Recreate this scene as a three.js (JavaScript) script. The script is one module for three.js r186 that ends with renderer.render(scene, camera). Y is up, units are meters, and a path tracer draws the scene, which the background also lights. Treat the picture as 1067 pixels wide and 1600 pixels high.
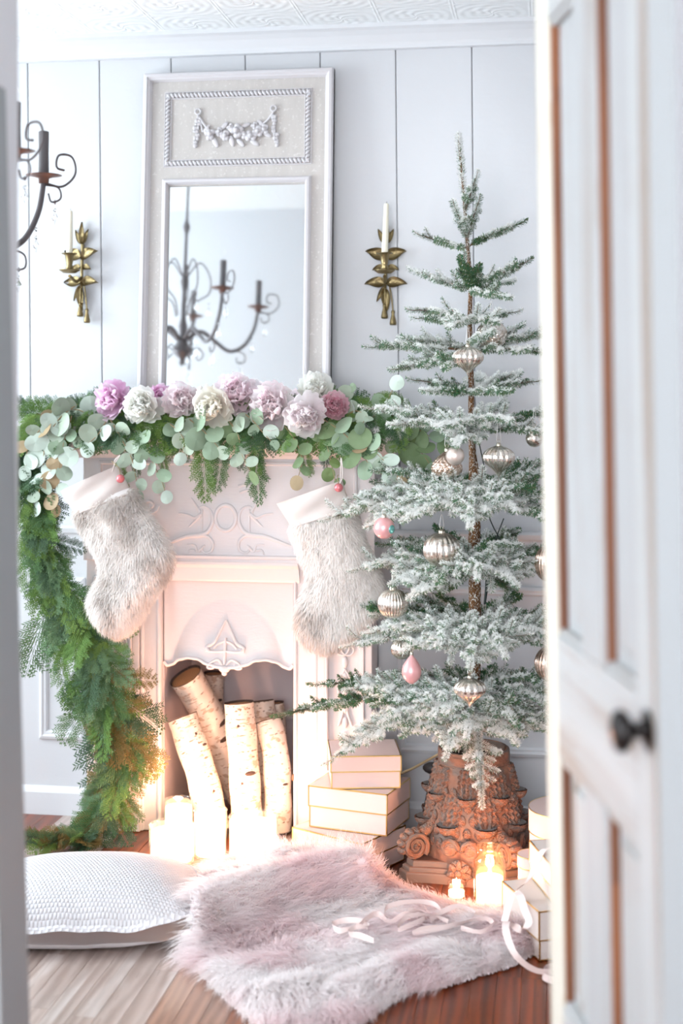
import * as THREE from 'three';
import { mergeGeometries } from 'three/addons/utils/BufferGeometryUtils.js';
import { RoundedBoxGeometry } from 'three/addons/geometries/RoundedBoxGeometry.js';
import { RectAreaLightUniformsLib } from 'three/addons/lights/RectAreaLightUniformsLib.js';

// ---------------------------------------------------------------- camera, sky, daylight, exposure
const scene = new THREE.Scene();
const renderer = new THREE.WebGLRenderer({ antialias: true });
renderer.toneMapping = THREE.LinearToneMapping;
renderer.toneMappingExposure = 1.37;
renderer.shadowMap.enabled = true;
RectAreaLightUniformsLib.init();
const EYE = new THREE.Vector3(0.96, 1.34, 4.28), FOCAL = 2200, YAW = 8.5 * Math.PI / 180, PX0 = 533.5, PY0 = 610;
const camera = new THREE.PerspectiveCamera(2 * Math.atan(800 / FOCAL) * 180 / Math.PI, 1067 / 1600, 0.05, 60);
camera.position.copy(EYE);
camera.rotation.y = YAW;
camera.setViewOffset(1067, 1600, 0, 800 - PY0, 1067, 1600);
camera.focus = 3.84;
camera.userData.fStop = 1.75;
camera.updateMatrixWorld(true);
scene.background = new THREE.Color(2.6, 2.95, 3.4);

function windowAndFillLight(x, y, z, w, h, turn, power, color) {
  const l = new THREE.RectAreaLight(color, power, w, h);
  l.position.set(x, y, z); l.rotation.y = turn; l.name = 'window_and_fill_light';
  scene.add(l);
}
windowAndFillLight(-2.26, 1.45, 1.1, 1.3, 1.7, -Math.PI / 2, 7.8, new THREE.Color(0.87, 0.97, 1.0));    // window of the room, left wall
windowAndFillLight(-2.26, 1.45, 3.3, 1.6, 1.7, -Math.PI / 2, 4.5, new THREE.Color(0.92, 0.96, 1.0));    // window of the outer room, left wall

windowAndFillLight(0.2, 1.4, 5.56, 2.4, 1.9, 0, 6.5, new THREE.Color(0.98, 0.985, 0.98));               // added front fill, set at a made-up window in the end wall

// ---------------------------------------------------------------- measuring: a pixel of the photograph -> a point on a real plane
const FWD = new THREE.Vector3(-Math.sin(YAW), 0, -Math.cos(YAW)), RGT = new THREE.Vector3(Math.cos(YAW), 0, -Math.sin(YAW));
const ray = (px, py) => FWD.clone().addScaledVector(RGT, (px - PX0) / FOCAL).add(new THREE.Vector3(0, (PY0 - py) / FOCAL, 0));
function W(px, py, z = 0) { const d = ray(px, py); return EYE.clone().addScaledVector(d, (z - EYE.z) / d.z); }
function H(px, py, y = 0) { const d = ray(px, py); return EYE.clone().addScaledVector(d, (y - EYE.y) / d.y); }
function A(px, py, depth) { return EYE.clone().addScaledVector(ray(px, py), depth); }
const X = (px, z) => W(px, 900, z).x, Y = (px, py, z) => W(px, py, z).y;
const V = (x, y, z) => new THREE.Vector3(x, y, z);

// ---------------------------------------------------------------- random numbers and noise
function rng(seed) { let a = seed >>> 0; return () => { a = (a + 0x6D2B79F5) | 0; let t = Math.imul(a ^ (a >>> 15), 1 | a); t = (t + Math.imul(t ^ (t >>> 7), 61 | t)) ^ t; return ((t ^ (t >>> 14)) >>> 0) / 4294967296; }; }
const hash = (x, y, s = 0) => { let h = Math.imul(x, 374761393) + Math.imul(y, 668265263) + Math.imul(s, 974634777); h = Math.imul(h ^ (h >>> 13), 1274126177); return ((h ^ (h >>> 16)) >>> 0) / 4294967296; };
function vnoise(x, y, per = 0, s = 0) {
  const xi = Math.floor(x), yi = Math.floor(y), fx = x - xi, fy = y - yi, u = fx * fx * (3 - 2 * fx), v = fy * fy * (3 - 2 * fy);
  const m = (k) => per ? ((k % per) + per) % per : k;
  const a = hash(m(xi), m(yi), s), b = hash(m(xi + 1), m(yi), s), c = hash(m(xi), m(yi + 1), s), d = hash(m(xi + 1), m(yi + 1), s);
  return a + (b - a) * u + (c - a) * v + (a - b - c + d) * u * v;
}
function fbm(x, y, o = 4, per = 0, s = 0) { let t = 0, a = 0.5, n = 0; for (let i = 0; i < o; i++) { t += a * vnoise(x, y, per, s + i); n += a; a *= 0.5; x *= 2; y *= 2; per *= 2; } return t / n; }
const clamp = THREE.MathUtils.clamp, lerp = THREE.MathUtils.lerp, sstep = THREE.MathUtils.smoothstep;

// ---------------------------------------------------------------- textures and materials
function tex(w, h, fn, srgb = true, rx = 1, ry = 1) {
  const d = new Uint8Array(w * h * 4);
  for (let y = 0; y < h; y++) for (let x = 0; x < w; x++) {
    const c = fn(x / w, y / h), i = (y * w + x) * 4;
    if (typeof c === 'number') d[i] = d[i + 1] = d[i + 2] = clamp(c, 0, 1) * 255; else for (let k = 0; k < 3; k++) d[i + k] = clamp(c[k], 0, 1) * 255;
    d[i + 3] = 255;
  }
  const t = new THREE.DataTexture(d, w, h);
  t.wrapS = t.wrapT = THREE.RepeatWrapping; t.magFilter = THREE.LinearFilter; t.minFilter = THREE.LinearMipmapLinearFilter; t.generateMipmaps = true;
  if (srgb) t.colorSpace = THREE.SRGBColorSpace;
  t.repeat.set(rx, ry); t.needsUpdate = true;
  return t;
}
const mix3 = (a, b, t) => [a[0] + (b[0] - a[0]) * t, a[1] + (b[1] - a[1]) * t, a[2] + (b[2] - a[2]) * t];
const std = (color, roughness = 0.6, o = {}) => new THREE.MeshStandardMaterial({ color, roughness, ...o });
const phys = (color, roughness = 0.6, o = {}) => new THREE.MeshPhysicalMaterial({ color, roughness, ...o });

// ---------------------------------------------------------------- things, parts, names
const taken = {};
function numbered(n) { const k = taken[n] = (taken[n] ?? -1) + 1; return k ? n + '_' + String(k).padStart(3, '0') : n; }
function thing(name, label, category, pos = V(0, 0, 0), turn = 0, group) {
  const o = new THREE.Group(); o.name = numbered(name); o.position.copy(pos); o.rotation.y = turn;
  o.userData = { label, category }; if (group) o.userData.group = group;
  scene.add(o); return o;
}
function part(parent, name, geo, material, label) {
  const m = new THREE.Mesh(geo, material); m.name = numbered(name); m.castShadow = m.receiveShadow = true;
  if (label) m.userData.label = label;
  parent.add(m); return m;
}
function struct(name, geo, material, parent = scene) {
  const m = part(parent, name, geo, material);
  if (parent === scene) m.userData.kind = 'structure';
  return m;
}
function structGroup(name) { const g = new THREE.Group(); g.name = numbered(name); g.userData.kind = 'structure'; scene.add(g); return g; }
function copies(parent, name, geo, material, mats, colors) {
  const m = new THREE.InstancedMesh(geo, material, mats.length); m.name = numbered(name); m.castShadow = m.receiveShadow = true; m.userData.kind = 'stuff';
  mats.forEach((x, i) => m.setMatrixAt(i, x)); if (colors) colors.forEach((c, i) => m.setColorAt(i, c));
  parent.add(m); return m;
}

// ---------------------------------------------------------------- geometry helpers
function merge(list) {
  return mergeGeometries(list.flat(9).map((g) => {
    const n = g.index ? g.toNonIndexed() : g.clone();
    for (const k of Object.keys(n.attributes)) if (!['position', 'normal', 'uv'].includes(k)) n.deleteAttribute(k);
    if (!n.attributes.uv) n.setAttribute('uv', new THREE.BufferAttribute(new Float32Array(n.attributes.position.count * 2), 2));
    if (!n.attributes.normal) n.computeVertexNormals();
    n.morphAttributes = {}; n.groups = [];
    return n;
  }));
}
const mv = (g, x, y, z) => g.translate(x, y, z);
function box(x0, x1, y0, y1, z0, z1, r = 0) {
  const w = x1 - x0, h = y1 - y0, d = z1 - z0, g = r ? new RoundedBoxGeometry(w, h, d, 2, Math.min(r, w * 0.45, h * 0.45, d * 0.45)) : new THREE.BoxGeometry(w, h, d);
  return g.translate((x0 + x1) / 2, (y0 + y1) / 2, (z0 + z1) / 2);
}
const metres = (g, s = 1) => {   // box-style uv in metres from position and normal
  const p = g.attributes.position, n = g.attributes.normal, uv = new Float32Array(p.count * 2);
  for (let i = 0; i < p.count; i++) {
    const ax = Math.abs(n.getX(i)), ay = Math.abs(n.getY(i)), az = Math.abs(n.getZ(i));
    const [u, v] = az >= ax && az >= ay ? [p.getX(i), p.getY(i)] : ax >= ay ? [p.getZ(i), p.getY(i)] : [p.getX(i), p.getZ(i)];
    uv[i * 2] = u * s; uv[i * 2 + 1] = v * s;
  }
  return g.setAttribute('uv', new THREE.BufferAttribute(uv, 2));
};
// a mesh from a grid of points f(u, v)
function grid(nu, nv, f, closeU = false) {
  const pos = [], uv = [], idx = [];
  for (let j = 0; j <= nv; j++) for (let i = 0; i <= nu; i++) { const p = f(i / nu, j / nv); pos.push(p.x, p.y, p.z); uv.push(i / nu, j / nv); }
  for (let j = 0; j < nv; j++) for (let i = 0; i < nu; i++) { const a = j * (nu + 1) + i, b = a + 1, c = a + nu + 1, d = c + 1; idx.push(a, b, d, a, d, c); }
  const g = new THREE.BufferGeometry();
  g.setAttribute('position', new THREE.Float32BufferAttribute(pos, 3)); g.setAttribute('uv', new THREE.Float32BufferAttribute(uv, 2)); g.setIndex(idx); g.computeVertexNormals();
  if (closeU) { const n = g.attributes.normal; for (let j = 0; j <= nv; j++) { const a = j * (nu + 1), b = a + nu, t = V(n.getX(a) + n.getX(b), n.getY(a) + n.getY(b), n.getZ(a) + n.getZ(b)).normalize(); n.setXYZ(a, t.x, t.y, t.z); n.setXYZ(b, t.x, t.y, t.z); } }
  return g;
}
// tube along points with a radius that may change; flat squashes it along the given axis
function tube(pts, rad, seg = 24, sides = 7, caps = true) {
  const c = new THREE.CatmullRomCurve3(pts.map((p) => p.clone ? p : V(...p)), false, 'centripetal'), fr = c.computeFrenetFrames(seg), P = [];
  for (let i = 0; i <= seg; i++) P.push(c.getPointAt(i / seg));
  const R = typeof rad === 'function' ? rad : () => rad;
  const g = grid(sides, seg, (u, v) => { const i = Math.round(v * seg), a = u * 2 * Math.PI, r = R(v); return P[i].clone().addScaledVector(fr.normals[i], Math.cos(a) * r).addScaledVector(fr.binormals[i], -Math.sin(a) * r); }, true);
  if (!caps) return g;
  const cap = (v, s) => { const i = Math.round(v * seg), r = R(v), pos = [P[i].x, P[i].y, P[i].z], idx = []; for (let k = 0; k <= sides; k++) { const a = k / sides * 2 * Math.PI, q = P[i].clone().addScaledVector(fr.normals[i], Math.cos(a) * r).addScaledVector(fr.binormals[i], -Math.sin(a) * r); pos.push(q.x, q.y, q.z); if (k) idx.push(...(s > 0 ? [0, k + 1, k] : [0, k, k + 1])); } const q = new THREE.BufferGeometry(); q.setAttribute('position', new THREE.Float32BufferAttribute(pos, 3)); q.setIndex(idx); q.computeVertexNormals(); return q; };
  return merge([g, cap(0, -1), cap(1, 1)]);
}
const lathe = (pts, seg = 32) => new THREE.LatheGeometry(pts.map(([r, y]) => new THREE.Vector2(Math.max(r, 0), y)), seg);
const ball = (x, y, z, rx, ry = rx, rz = rx, a = 10, b = 7) => new THREE.SphereGeometry(1, a, b).scale(rx, ry, rz).translate(x, y, z);
// profile (z, y pairs) drawn out along x
function drawn(profile, x0, x1) {
  const s = new THREE.Shape(profile.map(([z, y]) => new THREE.Vector2(z, y)));
  return fixWinding(new THREE.ExtrudeGeometry(s, { depth: x1 - x0, bevelEnabled: false }).applyMatrix4(new THREE.Matrix4().set(0, 0, 1, x0, 0, 1, 0, 0, 1, 0, 0, 0, 0, 0, 0, 1)));
}
function fixWinding(g) { g = g.index ? g.toNonIndexed() : g; const p = g.attributes.position.array; for (let i = 0; i < p.length; i += 9) for (let k = 0; k < 3; k++) { const t = p[i + 3 + k]; p[i + 3 + k] = p[i + 6 + k]; p[i + 6 + k] = t; } g.computeVertexNormals(); return metres(g); }
function plate(pts, depth, bevel = 0.002, holes = []) {
  const s = new THREE.Shape(pts.map(([x, y]) => new THREE.Vector2(x, y)));
  for (const h of holes) s.holes.push(new THREE.Path(h.map(([x, y]) => new THREE.Vector2(x, y))));
  return metres(new THREE.ExtrudeGeometry(s, { depth: depth - bevel, bevelEnabled: bevel > 0, bevelThickness: bevel, bevelSize: bevel, bevelOffset: -bevel, bevelSegments: 2, curveSegments: 12 }));
}
const rect = (x0, x1, y0, y1) => [[x0, y0], [x1, y0], [x1, y1], [x0, y1]];
// picture-frame moulding round a rectangle; profile = [inward, z] pairs from the outer edge
function framed(x0, x1, y0, y1, profile) {
  const out = [], cs = (d) => [[x0 + d, y0 + d], [x1 - d, y0 + d], [x1 - d, y1 - d], [x0 + d, y1 - d]];
  for (let k = 0; k < 4; k++) for (let i = 0; i < profile.length - 1; i++) {
    const [d0, z0] = profile[i], [d1, z1] = profile[i + 1], a = cs(d0)[k], b = cs(d0)[(k + 1) % 4], c = cs(d1)[(k + 1) % 4], d = cs(d1)[k];
    const g = new THREE.BufferGeometry(); g.setAttribute('position', new THREE.Float32BufferAttribute([...a, z0, ...b, z0, ...c, z1, ...a, z0, ...c, z1, ...d, z1], 3)); g.computeVertexNormals(); out.push(metres(g));
  }
  return merge(out);
}
function spiral(cx, cy, r0, r1, a0, turns, n = 22, z = 0) { const p = []; for (let i = 0; i <= n; i++) { const t = i / n, a = a0 + turns * 2 * Math.PI * t, r = lerp(r0, r1, t); p.push(V(cx + r * Math.cos(a), cy + r * Math.sin(a), z)); } return p; }
const M4 = (p, q, s) => new THREE.Matrix4().compose(p, q, typeof s === 'number' ? V(s, s, s) : s);
const basis = (x, y) => { x = x.clone().normalize(); const z = x.clone().cross(y).normalize(), yy = z.clone().cross(x).normalize(); return new THREE.Quaternion().setFromRotationMatrix(new THREE.Matrix4().makeBasis(x, yy, z)); };
const euler = (x, y, z) => new THREE.Quaternion().setFromEuler(new THREE.Euler(x, y, z));
// ================================================================ materials of the room
const R0 = rng(11);
const paintBump = tex(512, 512, (u, v) => 0.5 + 0.3 * (fbm(u * 8, v * 40, 4, 8) - 0.5) + 0.2 * (fbm(u * 60, v * 60, 2, 60) - 0.5), false, 1.4, 1.4);
const wallPaint = std(new THREE.Color(0.6, 0.61, 0.635), 0.45, { bumpMap: paintBump, bumpScale: 0.0012, name: 'wall_paint' });
const trimPaint = std(new THREE.Color(0.67, 0.68, 0.705), 0.38, { bumpMap: paintBump, bumpScale: 0.0008, name: 'trim_paint' });
const ceilBump = tex(1024, 1024, (u, v) => {      // pressed tin: curling leaves in square tiles
  const x = u * 4 % 1 - 0.5, y = v * 4 % 1 - 0.5, r = Math.hypot(x, y), a = Math.atan2(y, x);
  let h = 0.5 + 0.22 * Math.sin(a * 8 + r * 30) * sstep(0.5 - r, 0, 0.2) + 0.15 * Math.sin(r * 48);
  const e = Math.min(0.5 - Math.abs(x), 0.5 - Math.abs(y)); h += 0.3 * Math.exp(-Math.pow((e - 0.02) / 0.012, 2));
  return h + 0.15 * (fbm(u * 40, v * 40, 3, 40) - 0.5);
}, false, 1 / 0.9, 1 / 0.9);
const ceilPaint = std(new THREE.Color(0.86, 0.89, 0.9), 0.5, { bumpMap: ceilBump, bumpScale: 0.003, name: 'ceiling_paint' });
const woodTex = (s, dark, light, wearSheen) => tex(256, 1024, (u, v) => {
  const g = fbm(u * 14 + 2.4 * fbm(u * 2, v * 3, 3, 0, s), v * 2.2, 4, 0, s), ring = 0.5 + 0.5 * Math.sin((u * 9 + 3.5 * fbm(u * 1.5, v * 1.6, 3, 0, s + 5)) * 6.3), pore = vnoise(u * 120, v * 26, 0, s + 9), w = sstep(fbm(u * 3, v * 4, 5, 0, s + 20), 0.55, 0.75);
  let c = mix3(dark, light, clamp(0.55 * g + 0.45 * ring, 0, 1)); c = mix3(c, dark, pore > 0.86 ? 0.5 : 0); return mix3(c, wearSheen, w * 0.45);
});

const levels = [0, 0.3, 0.6, 0.92].map((t) => [0, 1].map((k) => phys(new THREE.Color(1, 1, 1).multiplyScalar(k ? 0.9 : 1.04), 0.36, { map: woodTex(40 + k * 31 + t * 90, mix3([0.28, 0.12, 0.045], [0.62, 0.54, 0.5], t), mix3([0.6, 0.26, 0.08], [0.82, 0.77, 0.75], t), mix3([0.64, 0.36, 0.17], [0.93, 0.92, 0.92], t)), bumpMap: paintBump, bumpScale: 0.0009, clearcoat: 0.3 + 0.4 * t, clearcoatRoughness: 0.3, name: 'floor_wood' })));  // paler levels paint window sheen, besides wear, into the board colour
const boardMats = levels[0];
// ================================================================ the room
const XL = -2.3, XR = 1.95, CEIL = 2.45, ZD = 2.10, ZEND = 5.6;     // left wall, right wall, ceiling, doorway wall, far end of the outer room
const FX = { l: X(135, 0.14), r: X(581, 0.14) }; FX.c = (FX.l + FX.r) / 2; FX.w = FX.r - FX.l;

{ // floor: a subfloor and narrow strip boards
  const f = structGroup('floor');
  part(f, 'subfloor', box(XL, XR, -0.08, -0.016, -0.3, ZEND), std(0x3a2418, 0.9));
  const wv = [];
  const bw = 0.056, nS = Math.ceil((XR - XL) / bw), len = [0.9, 1.15, 1.4];
  const geos = len.map((L) => [0, 1, 2, 3].map((k) => { const g = new RoundedBoxGeometry(bw - 0.0006, 0.016, L - 0.001, 1, 0.0008); const p = g.attributes.position, uv = g.attributes.uv; for (let i = 0; i < p.count; i++) uv.setXY(i, p.getX(i) / 0.24 + k * 0.25, p.getZ(i) / 1.6 + k * 0.37); return g; }));
  let n = 0;
  for (let i = 0; i < nS; i++) {
    let z = -0.2 - R0() * 0.7;
    while (z < 3.2) {
      const li = Math.floor(R0() * 3), L = len[li], x = XL + (i + 0.5) * bw, k = Math.floor(R0() * 4), wearSheen = clamp(sstep(0.8 - x, 0, 0.95) * sstep(z + L, 0.9, 1.15) * 3.5 + (R0() - 0.5) * 0.35, 0, 3.4), m = levels[Math.min(3, Math.floor(wearSheen))][R0() < 0.5 ? 0 : 1];  // painted sheen grows towards the front left of the floor
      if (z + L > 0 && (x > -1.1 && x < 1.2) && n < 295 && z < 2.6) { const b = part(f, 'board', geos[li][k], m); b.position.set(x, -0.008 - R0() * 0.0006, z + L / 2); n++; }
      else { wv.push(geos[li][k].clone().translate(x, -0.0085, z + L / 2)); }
      z += L;
    }
  }
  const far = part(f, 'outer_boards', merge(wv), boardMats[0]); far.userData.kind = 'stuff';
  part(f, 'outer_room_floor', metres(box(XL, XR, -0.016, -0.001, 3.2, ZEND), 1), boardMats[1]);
}
{ // ceiling
  struct('ceiling', metres(box(XL - 0.1, XR + 0.1, CEIL, CEIL + 0.08, -0.4, ZEND + 0.1)), ceilPaint);
}
const RAIL = 0.915;                                             // top of the wainscot
{ // back wall: solid pieces round the fireplace opening, boards above, wainscot below
  const w = structGroup('wall_back');
  const o0 = FX.c - 0.23, o1 = FX.c + 0.23, oh = 0.62;
  part(w, 'wall_core', merge([box(XL - 0.1, o0, 0, CEIL, -0.12, -0.012), box(o1, XR + 0.1, 0, CEIL, -0.12, -0.012), box(o0, o1, oh, CEIL, -0.12, -0.012)]), wallPaint);
  const joints = [-150, -75, 43, 155, 267, 383, 500, 618, 737, 857, 978, 1100, 1220, 1340].map((p) => [X(p, 0), X(p + 7, 0)]);
  let prev = [XL, XL];
  joints.push([XR, XR]);
  for (const j of joints) {
    if (j[0] - prev[0] < 0.02) { prev = j; continue; }
    const g = 0.0013, y0 = RAIL - 0.02, y1 = CEIL - 0.04;          // old boards, a hair off plumb, chamfered edges
    const pl = plate([[prev[1] + g, y0], [j[1] - g, y0], [j[0] - g, y1], [prev[0] + g, y1]], 0.012, 0.0028); pl.translate(0, 0, -0.012);
    part(w, 'plank', pl, wallPaint); prev = j;
  }
}
{ // crown moulding
  const cr = [[0, CEIL], [0.062, CEIL], [0.062, CEIL - 0.012], [0.05, CEIL - 0.018], [0.036, CEIL - 0.03], [0.02, CEIL - 0.05], [0.016, CEIL - 0.058], [0.016, CEIL - 0.068], [0, CEIL - 0.07]].reverse();
  struct('trim_1', drawn(cr, XL, XR), trimPaint);
}
function wainscot(side, x0, x1, panels) {
  const w = structGroup('wall_' + side);
  part(w, 'wainscot_board', metres(box(x0, x1, 0, RAIL, -0.011, 0.004)), wallPaint);
  const r = [[0.004, RAIL - 0.052], [0.012, RAIL - 0.05], [0.014, RAIL - 0.03], [0.03, RAIL - 0.022], [0.034, RAIL - 0.008], [0.03, RAIL], [0, RAIL + 0.001], [0, RAIL - 0.052]];
  part(w, 'chair_rail', drawn(r, x0, x1), trimPaint);
  for (const [a, b] of panels) { const m = part(w, 'panel_moulding', framed(a, b, 0.235, 0.75, [[0, 0.004], [0.003, 0.013], [0.012, 0.016], [0.018, 0.012], [0.024, 0.0125], [0.03, 0.0045]]), trimPaint); m.name = m.name; }
}
wainscot('lower_left', XL, FX.l - 0.004, [[X(62, 0), FX.l - 0.05], [XL + 0.1, X(62, 0) - 0.14]]);
wainscot('lower_right', FX.r + 0.004, XR, [[FX.r + 0.06, FX.r + 0.72], [FX.r + 0.85, XR - 0.1]]);
{
  const b = [[0.004, 0], [0.02, 0], [0.02, 0.07], [0.016, 0.078], [0.01, 0.084], [0.004, 0.088]];
  struct('baseboard_left', drawn(b, XL, FX.l - 0.004), trimPaint);
  struct('baseboard_right', drawn(b, FX.r + 0.004, XR), trimPaint);
}
const glassPane = phys(0xffffff, 0, { transmission: 1, thickness: 0, ior: 1.45, name: 'window_glass' });
{ // left wall with two windows, right wall, end wall
  const zs = [[0.4, 1.8], [2.4, 4.2]], y0 = 0.6, y1 = 2.3, x0 = XL - 0.12, pieces = [box(x0, XL, 0, y0, -0.12, ZEND), box(x0, XL, y1, CEIL, -0.12, ZEND)];
  let z = -0.12; for (const [a, b] of zs) { pieces.push(box(x0, XL, y0, y1, z, a)); z = b; } pieces.push(box(x0, XL, y0, y1, z, ZEND));
  struct('wall_left', metres(merge(pieces)), wallPaint);
  zs.forEach(([a, b], i) => {
    const g = structGroup('window_' + (i + 1)), xw = XL - 0.1, f = 0.045, mid = (a + b) / 2, my = 1.45;
    part(g, 'frame', merge([box(xw, xw + 0.06, y0, y0 + f, a, b), box(xw, xw + 0.06, y1 - f, y1, a, b), box(xw, xw + 0.06, y0, y1, a, a + f), box(xw, xw + 0.06, y0, y1, b - f, b), box(xw + 0.01, xw + 0.05, y0, y1, mid - 0.016, mid + 0.016), box(xw + 0.01, xw + 0.05, my - 0.02, my + 0.02, a, b)]), trimPaint);
    for (const [za, zb] of [[a + f, mid - 0.016], [mid + 0.016, b - f]]) for (const [ya, yb] of [[y0 + f, my - 0.02], [my + 0.02, y1 - f]]) part(g, 'pane', new THREE.PlaneGeometry(zb - za, yb - ya).rotateY(Math.PI / 2).translate(xw + 0.03, (ya + yb) / 2, (za + zb) / 2), glassPane);
    part(g, 'sill', box(XL - 0.1, XL + 0.035, y0 - 0.03, y0, a - 0.04, b + 0.04, 0.005), trimPaint);
  });
  struct('wall_right', metres(box(XR, XR + 0.1, 0, CEIL, -0.12, ZEND)), wallPaint);
  const ex = [-1.0, 1.4, 0.45, 2.35];
  struct('wall_end', metres(merge([box(XL - 0.12, ex[0], 0, CEIL, ZEND, ZEND + 0.1), box(ex[1], XR + 0.1, 0, CEIL, ZEND, ZEND + 0.1), box(ex[0], ex[1], 0, ex[2], ZEND, ZEND + 0.1), box(ex[0], ex[1], ex[3], CEIL, ZEND, ZEND + 0.1)])), wallPaint);
  const wg = structGroup('window_3'), zf = ZEND + 0.03;  // unseen window added to go with the front fill light
  part(wg, 'frame', merge([box(ex[0], ex[1], ex[2], ex[2] + 0.05, zf, zf + 0.05), box(ex[0], ex[1], ex[3] - 0.05, ex[3], zf, zf + 0.05), ...[-1.0, -0.225, 0.575, 1.35].map((x) => box(x, x + 0.05, ex[2], ex[3], zf, zf + 0.05))]), trimPaint);
  for (const [a, b] of [[-0.95, -0.225], [-0.175, 0.575], [0.625, 1.35]]) part(wg, 'pane', new THREE.PlaneGeometry(b - a, 1.8).translate((a + b) / 2, 1.4, zf + 0.025), glassPane);
}
const DOORX = [0.085, 1.0];
struct('wall_front', metres(merge([box(XL, DOORX[0] - 0.02, 0, CEIL, ZD - 0.1, ZD), box(DOORX[1] + 0.03, XR, 0, CEIL, ZD - 0.1, ZD), box(DOORX[0] - 0.02, DOORX[1] + 0.03, 2.16, CEIL, ZD - 0.1, ZD)])), wallPaint);
// ================================================================ doorway: left jamb with casing, the old panelled door
const doorTex = (s) => tex(256, 1024, (u, v) => {
  const st = fbm(u * 22, v * 1.6, 4, 0, s), wear = sstep(fbm(u * 5 + 1.5 * fbm(u * 2, v * 2, 2, 0, s), v * 1.3, 5, 0, s + 3), 0.52, 0.72), ch = fbm(u * 60, v * 14, 3, 0, s + 8) > 0.68 ? 0.35 : 0;
  let c = mix3([0.79, 0.79, 0.775], [0.69, 0.675, 0.65], st); c = mix3(c, [0.56, 0.45, 0.36], wear * 0.6 + ch * 0.5); return c;
});
const doorPaint = [0, 1, 2].map((k) => std(0xffffff, 0.6, { color: [0xf4f2ea, 0xcbd1d8, 0xc6ccd4][k], map: doorTex(100 + 17 * k), bumpMap: paintBump, bumpScale: 0.001, name: 'worn_door_paint' }));  // far stile tinted lighter, the rest darker: light balance painted into the colour
const bareWood = std(0xffffff, 0.65, { map: woodTex(300, [0.3, 0.16, 0.085], [0.5, 0.3, 0.17], [0.6, 0.45, 0.3]), name: 'bare_wood' });
const jambPaint = std(new THREE.Color(0.27, 0.29, 0.3), 0.55, { bumpMap: paintBump, bumpScale: 0.001, name: 'jamb_paint' });
{
  const F = A(866, 610, 2.2), N = A(1045, 610, 1.642), d = N.clone().sub(F); d.y = 0; const L = d.length();
  const g = structGroup('door_1'); g.position.set(F.x, 0.012, F.z); g.rotation.order = 'YXZ'; g.rotation.y = -Math.atan2(d.z, d.x); g.rotation.x = 0.016;
  const T = 0.036, HT = 2.1, s1 = 0.14 * L, s2 = 0.40 * L, s3 = 0.60 * L, s4 = 0.86 * L, r0 = 0.40, r1 = 0.775, r2 = 0.96, r3 = 1.885;
  const uvd = (q) => { const p = q.attributes.position, uv = q.attributes.uv; for (let i = 0; i < p.count; i++) uv.setXY(i, p.getX(i) / 0.45, p.getY(i) / 2); return q; };
  const uvh = (q) => { const p = q.attributes.position, uv = q.attributes.uv; for (let i = 0; i < p.count; i++) uv.setXY(i, p.getY(i) / 0.45 + 0.3, p.getX(i) / 2); return q; };
  for (const [a, b] of [[0, s1], [s4, L]]) part(g, 'stile', uvd(box(a, b, 0, HT, -T, 0, 0.003)), doorPaint[a ? 1 : 0]);
  for (const [a, b] of [[0, r0], [r1, r2], [r3, HT]]) part(g, 'rail', uvh(box(s1, s4, a, b, -T, 0, 0.003)), doorPaint[1]);
  for (const [a, b] of [[r0, r1], [r2, r3]]) part(g, 'mullion', uvd(box(s2, s3, a, b, -T, 0, 0.003)), doorPaint[2]);
  let k = 0;
  for (const [x0, x1] of [[s1, s2], [s3, s4]]) for (const [y0, y1] of [[r0, r1], [r2, r3]]) {
    const p = part(g, 'panel', uvd(merge([box(x0 - 0.004, x1 + 0.004, y0 - 0.004, y1 + 0.004, -T / 2 - 0.006, -T / 2 + 0.002), box(x0 + 0.035, x1 - 0.035, y0 + 0.035, y1 - 0.035, -T / 2, -T / 2 + 0.007, 0.003)])), doorPaint[1 + k++ % 2]);
    for (const x of [x0, x1 - 0.011]) part(p, 'panel_bead', uvd(box(x, x + 0.011, y0, y1, -T / 2, -0.004, 0.003)), bareWood, 'bare brown wood bead');
    for (const y of [y0, y1 - 0.011]) part(p, 'panel_bead', uvh(box(x0, x1, y, y + 0.011, -T / 2, -0.004, 0.003)), doorPaint[1]);
  }
  part(g, 'edge_strip', box(L, L + 0.003, 0, HT, -T + 0.001, -0.001), jambPaint, 'grey painted edge');
  const iron = std(0x120d0c, 0.3, { metalness: 0.5 });
  const kn = part(g, 'knob', lathe([[0.0, 0], [0.024, 0], [0.025, 0.004], [0.012, 0.008], [0.009, 0.022], [0.012, 0.028], [0.022, 0.034], [0.0265, 0.044], [0.023, 0.054], [0.012, 0.06], [0, 0.061]], 24).rotateX(Math.PI / 2), iron, 'dark door knob');
  kn.position.set(0.945 * L, 0.925, 0); kn.scale.set(1, 1, 0.75);
}
{
  const g = structGroup('trim_2'), e = A(15, 800, 2.22);
  g.position.set(e.x, 0, e.z); g.rotation.z = 0.027;
  const y0 = 0.03, y1 = 2.14;
  part(g, 'jamb', metres(box(-0.022, 0, y0, y1, -0.11, 0.012, 0.004)), jambPaint);
  part(g, 'casing', metres(merge([box(-0.12, -0.022, y0, y1, -0.004, 0.012, 0.003), box(-0.12, -0.09, y0, y1, 0.01, 0.026, 0.005), box(-0.04, -0.022, y0, y1, 0.008, 0.02, 0.005)])), jambPaint);
  g.position.y = 0.01;
}
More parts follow.
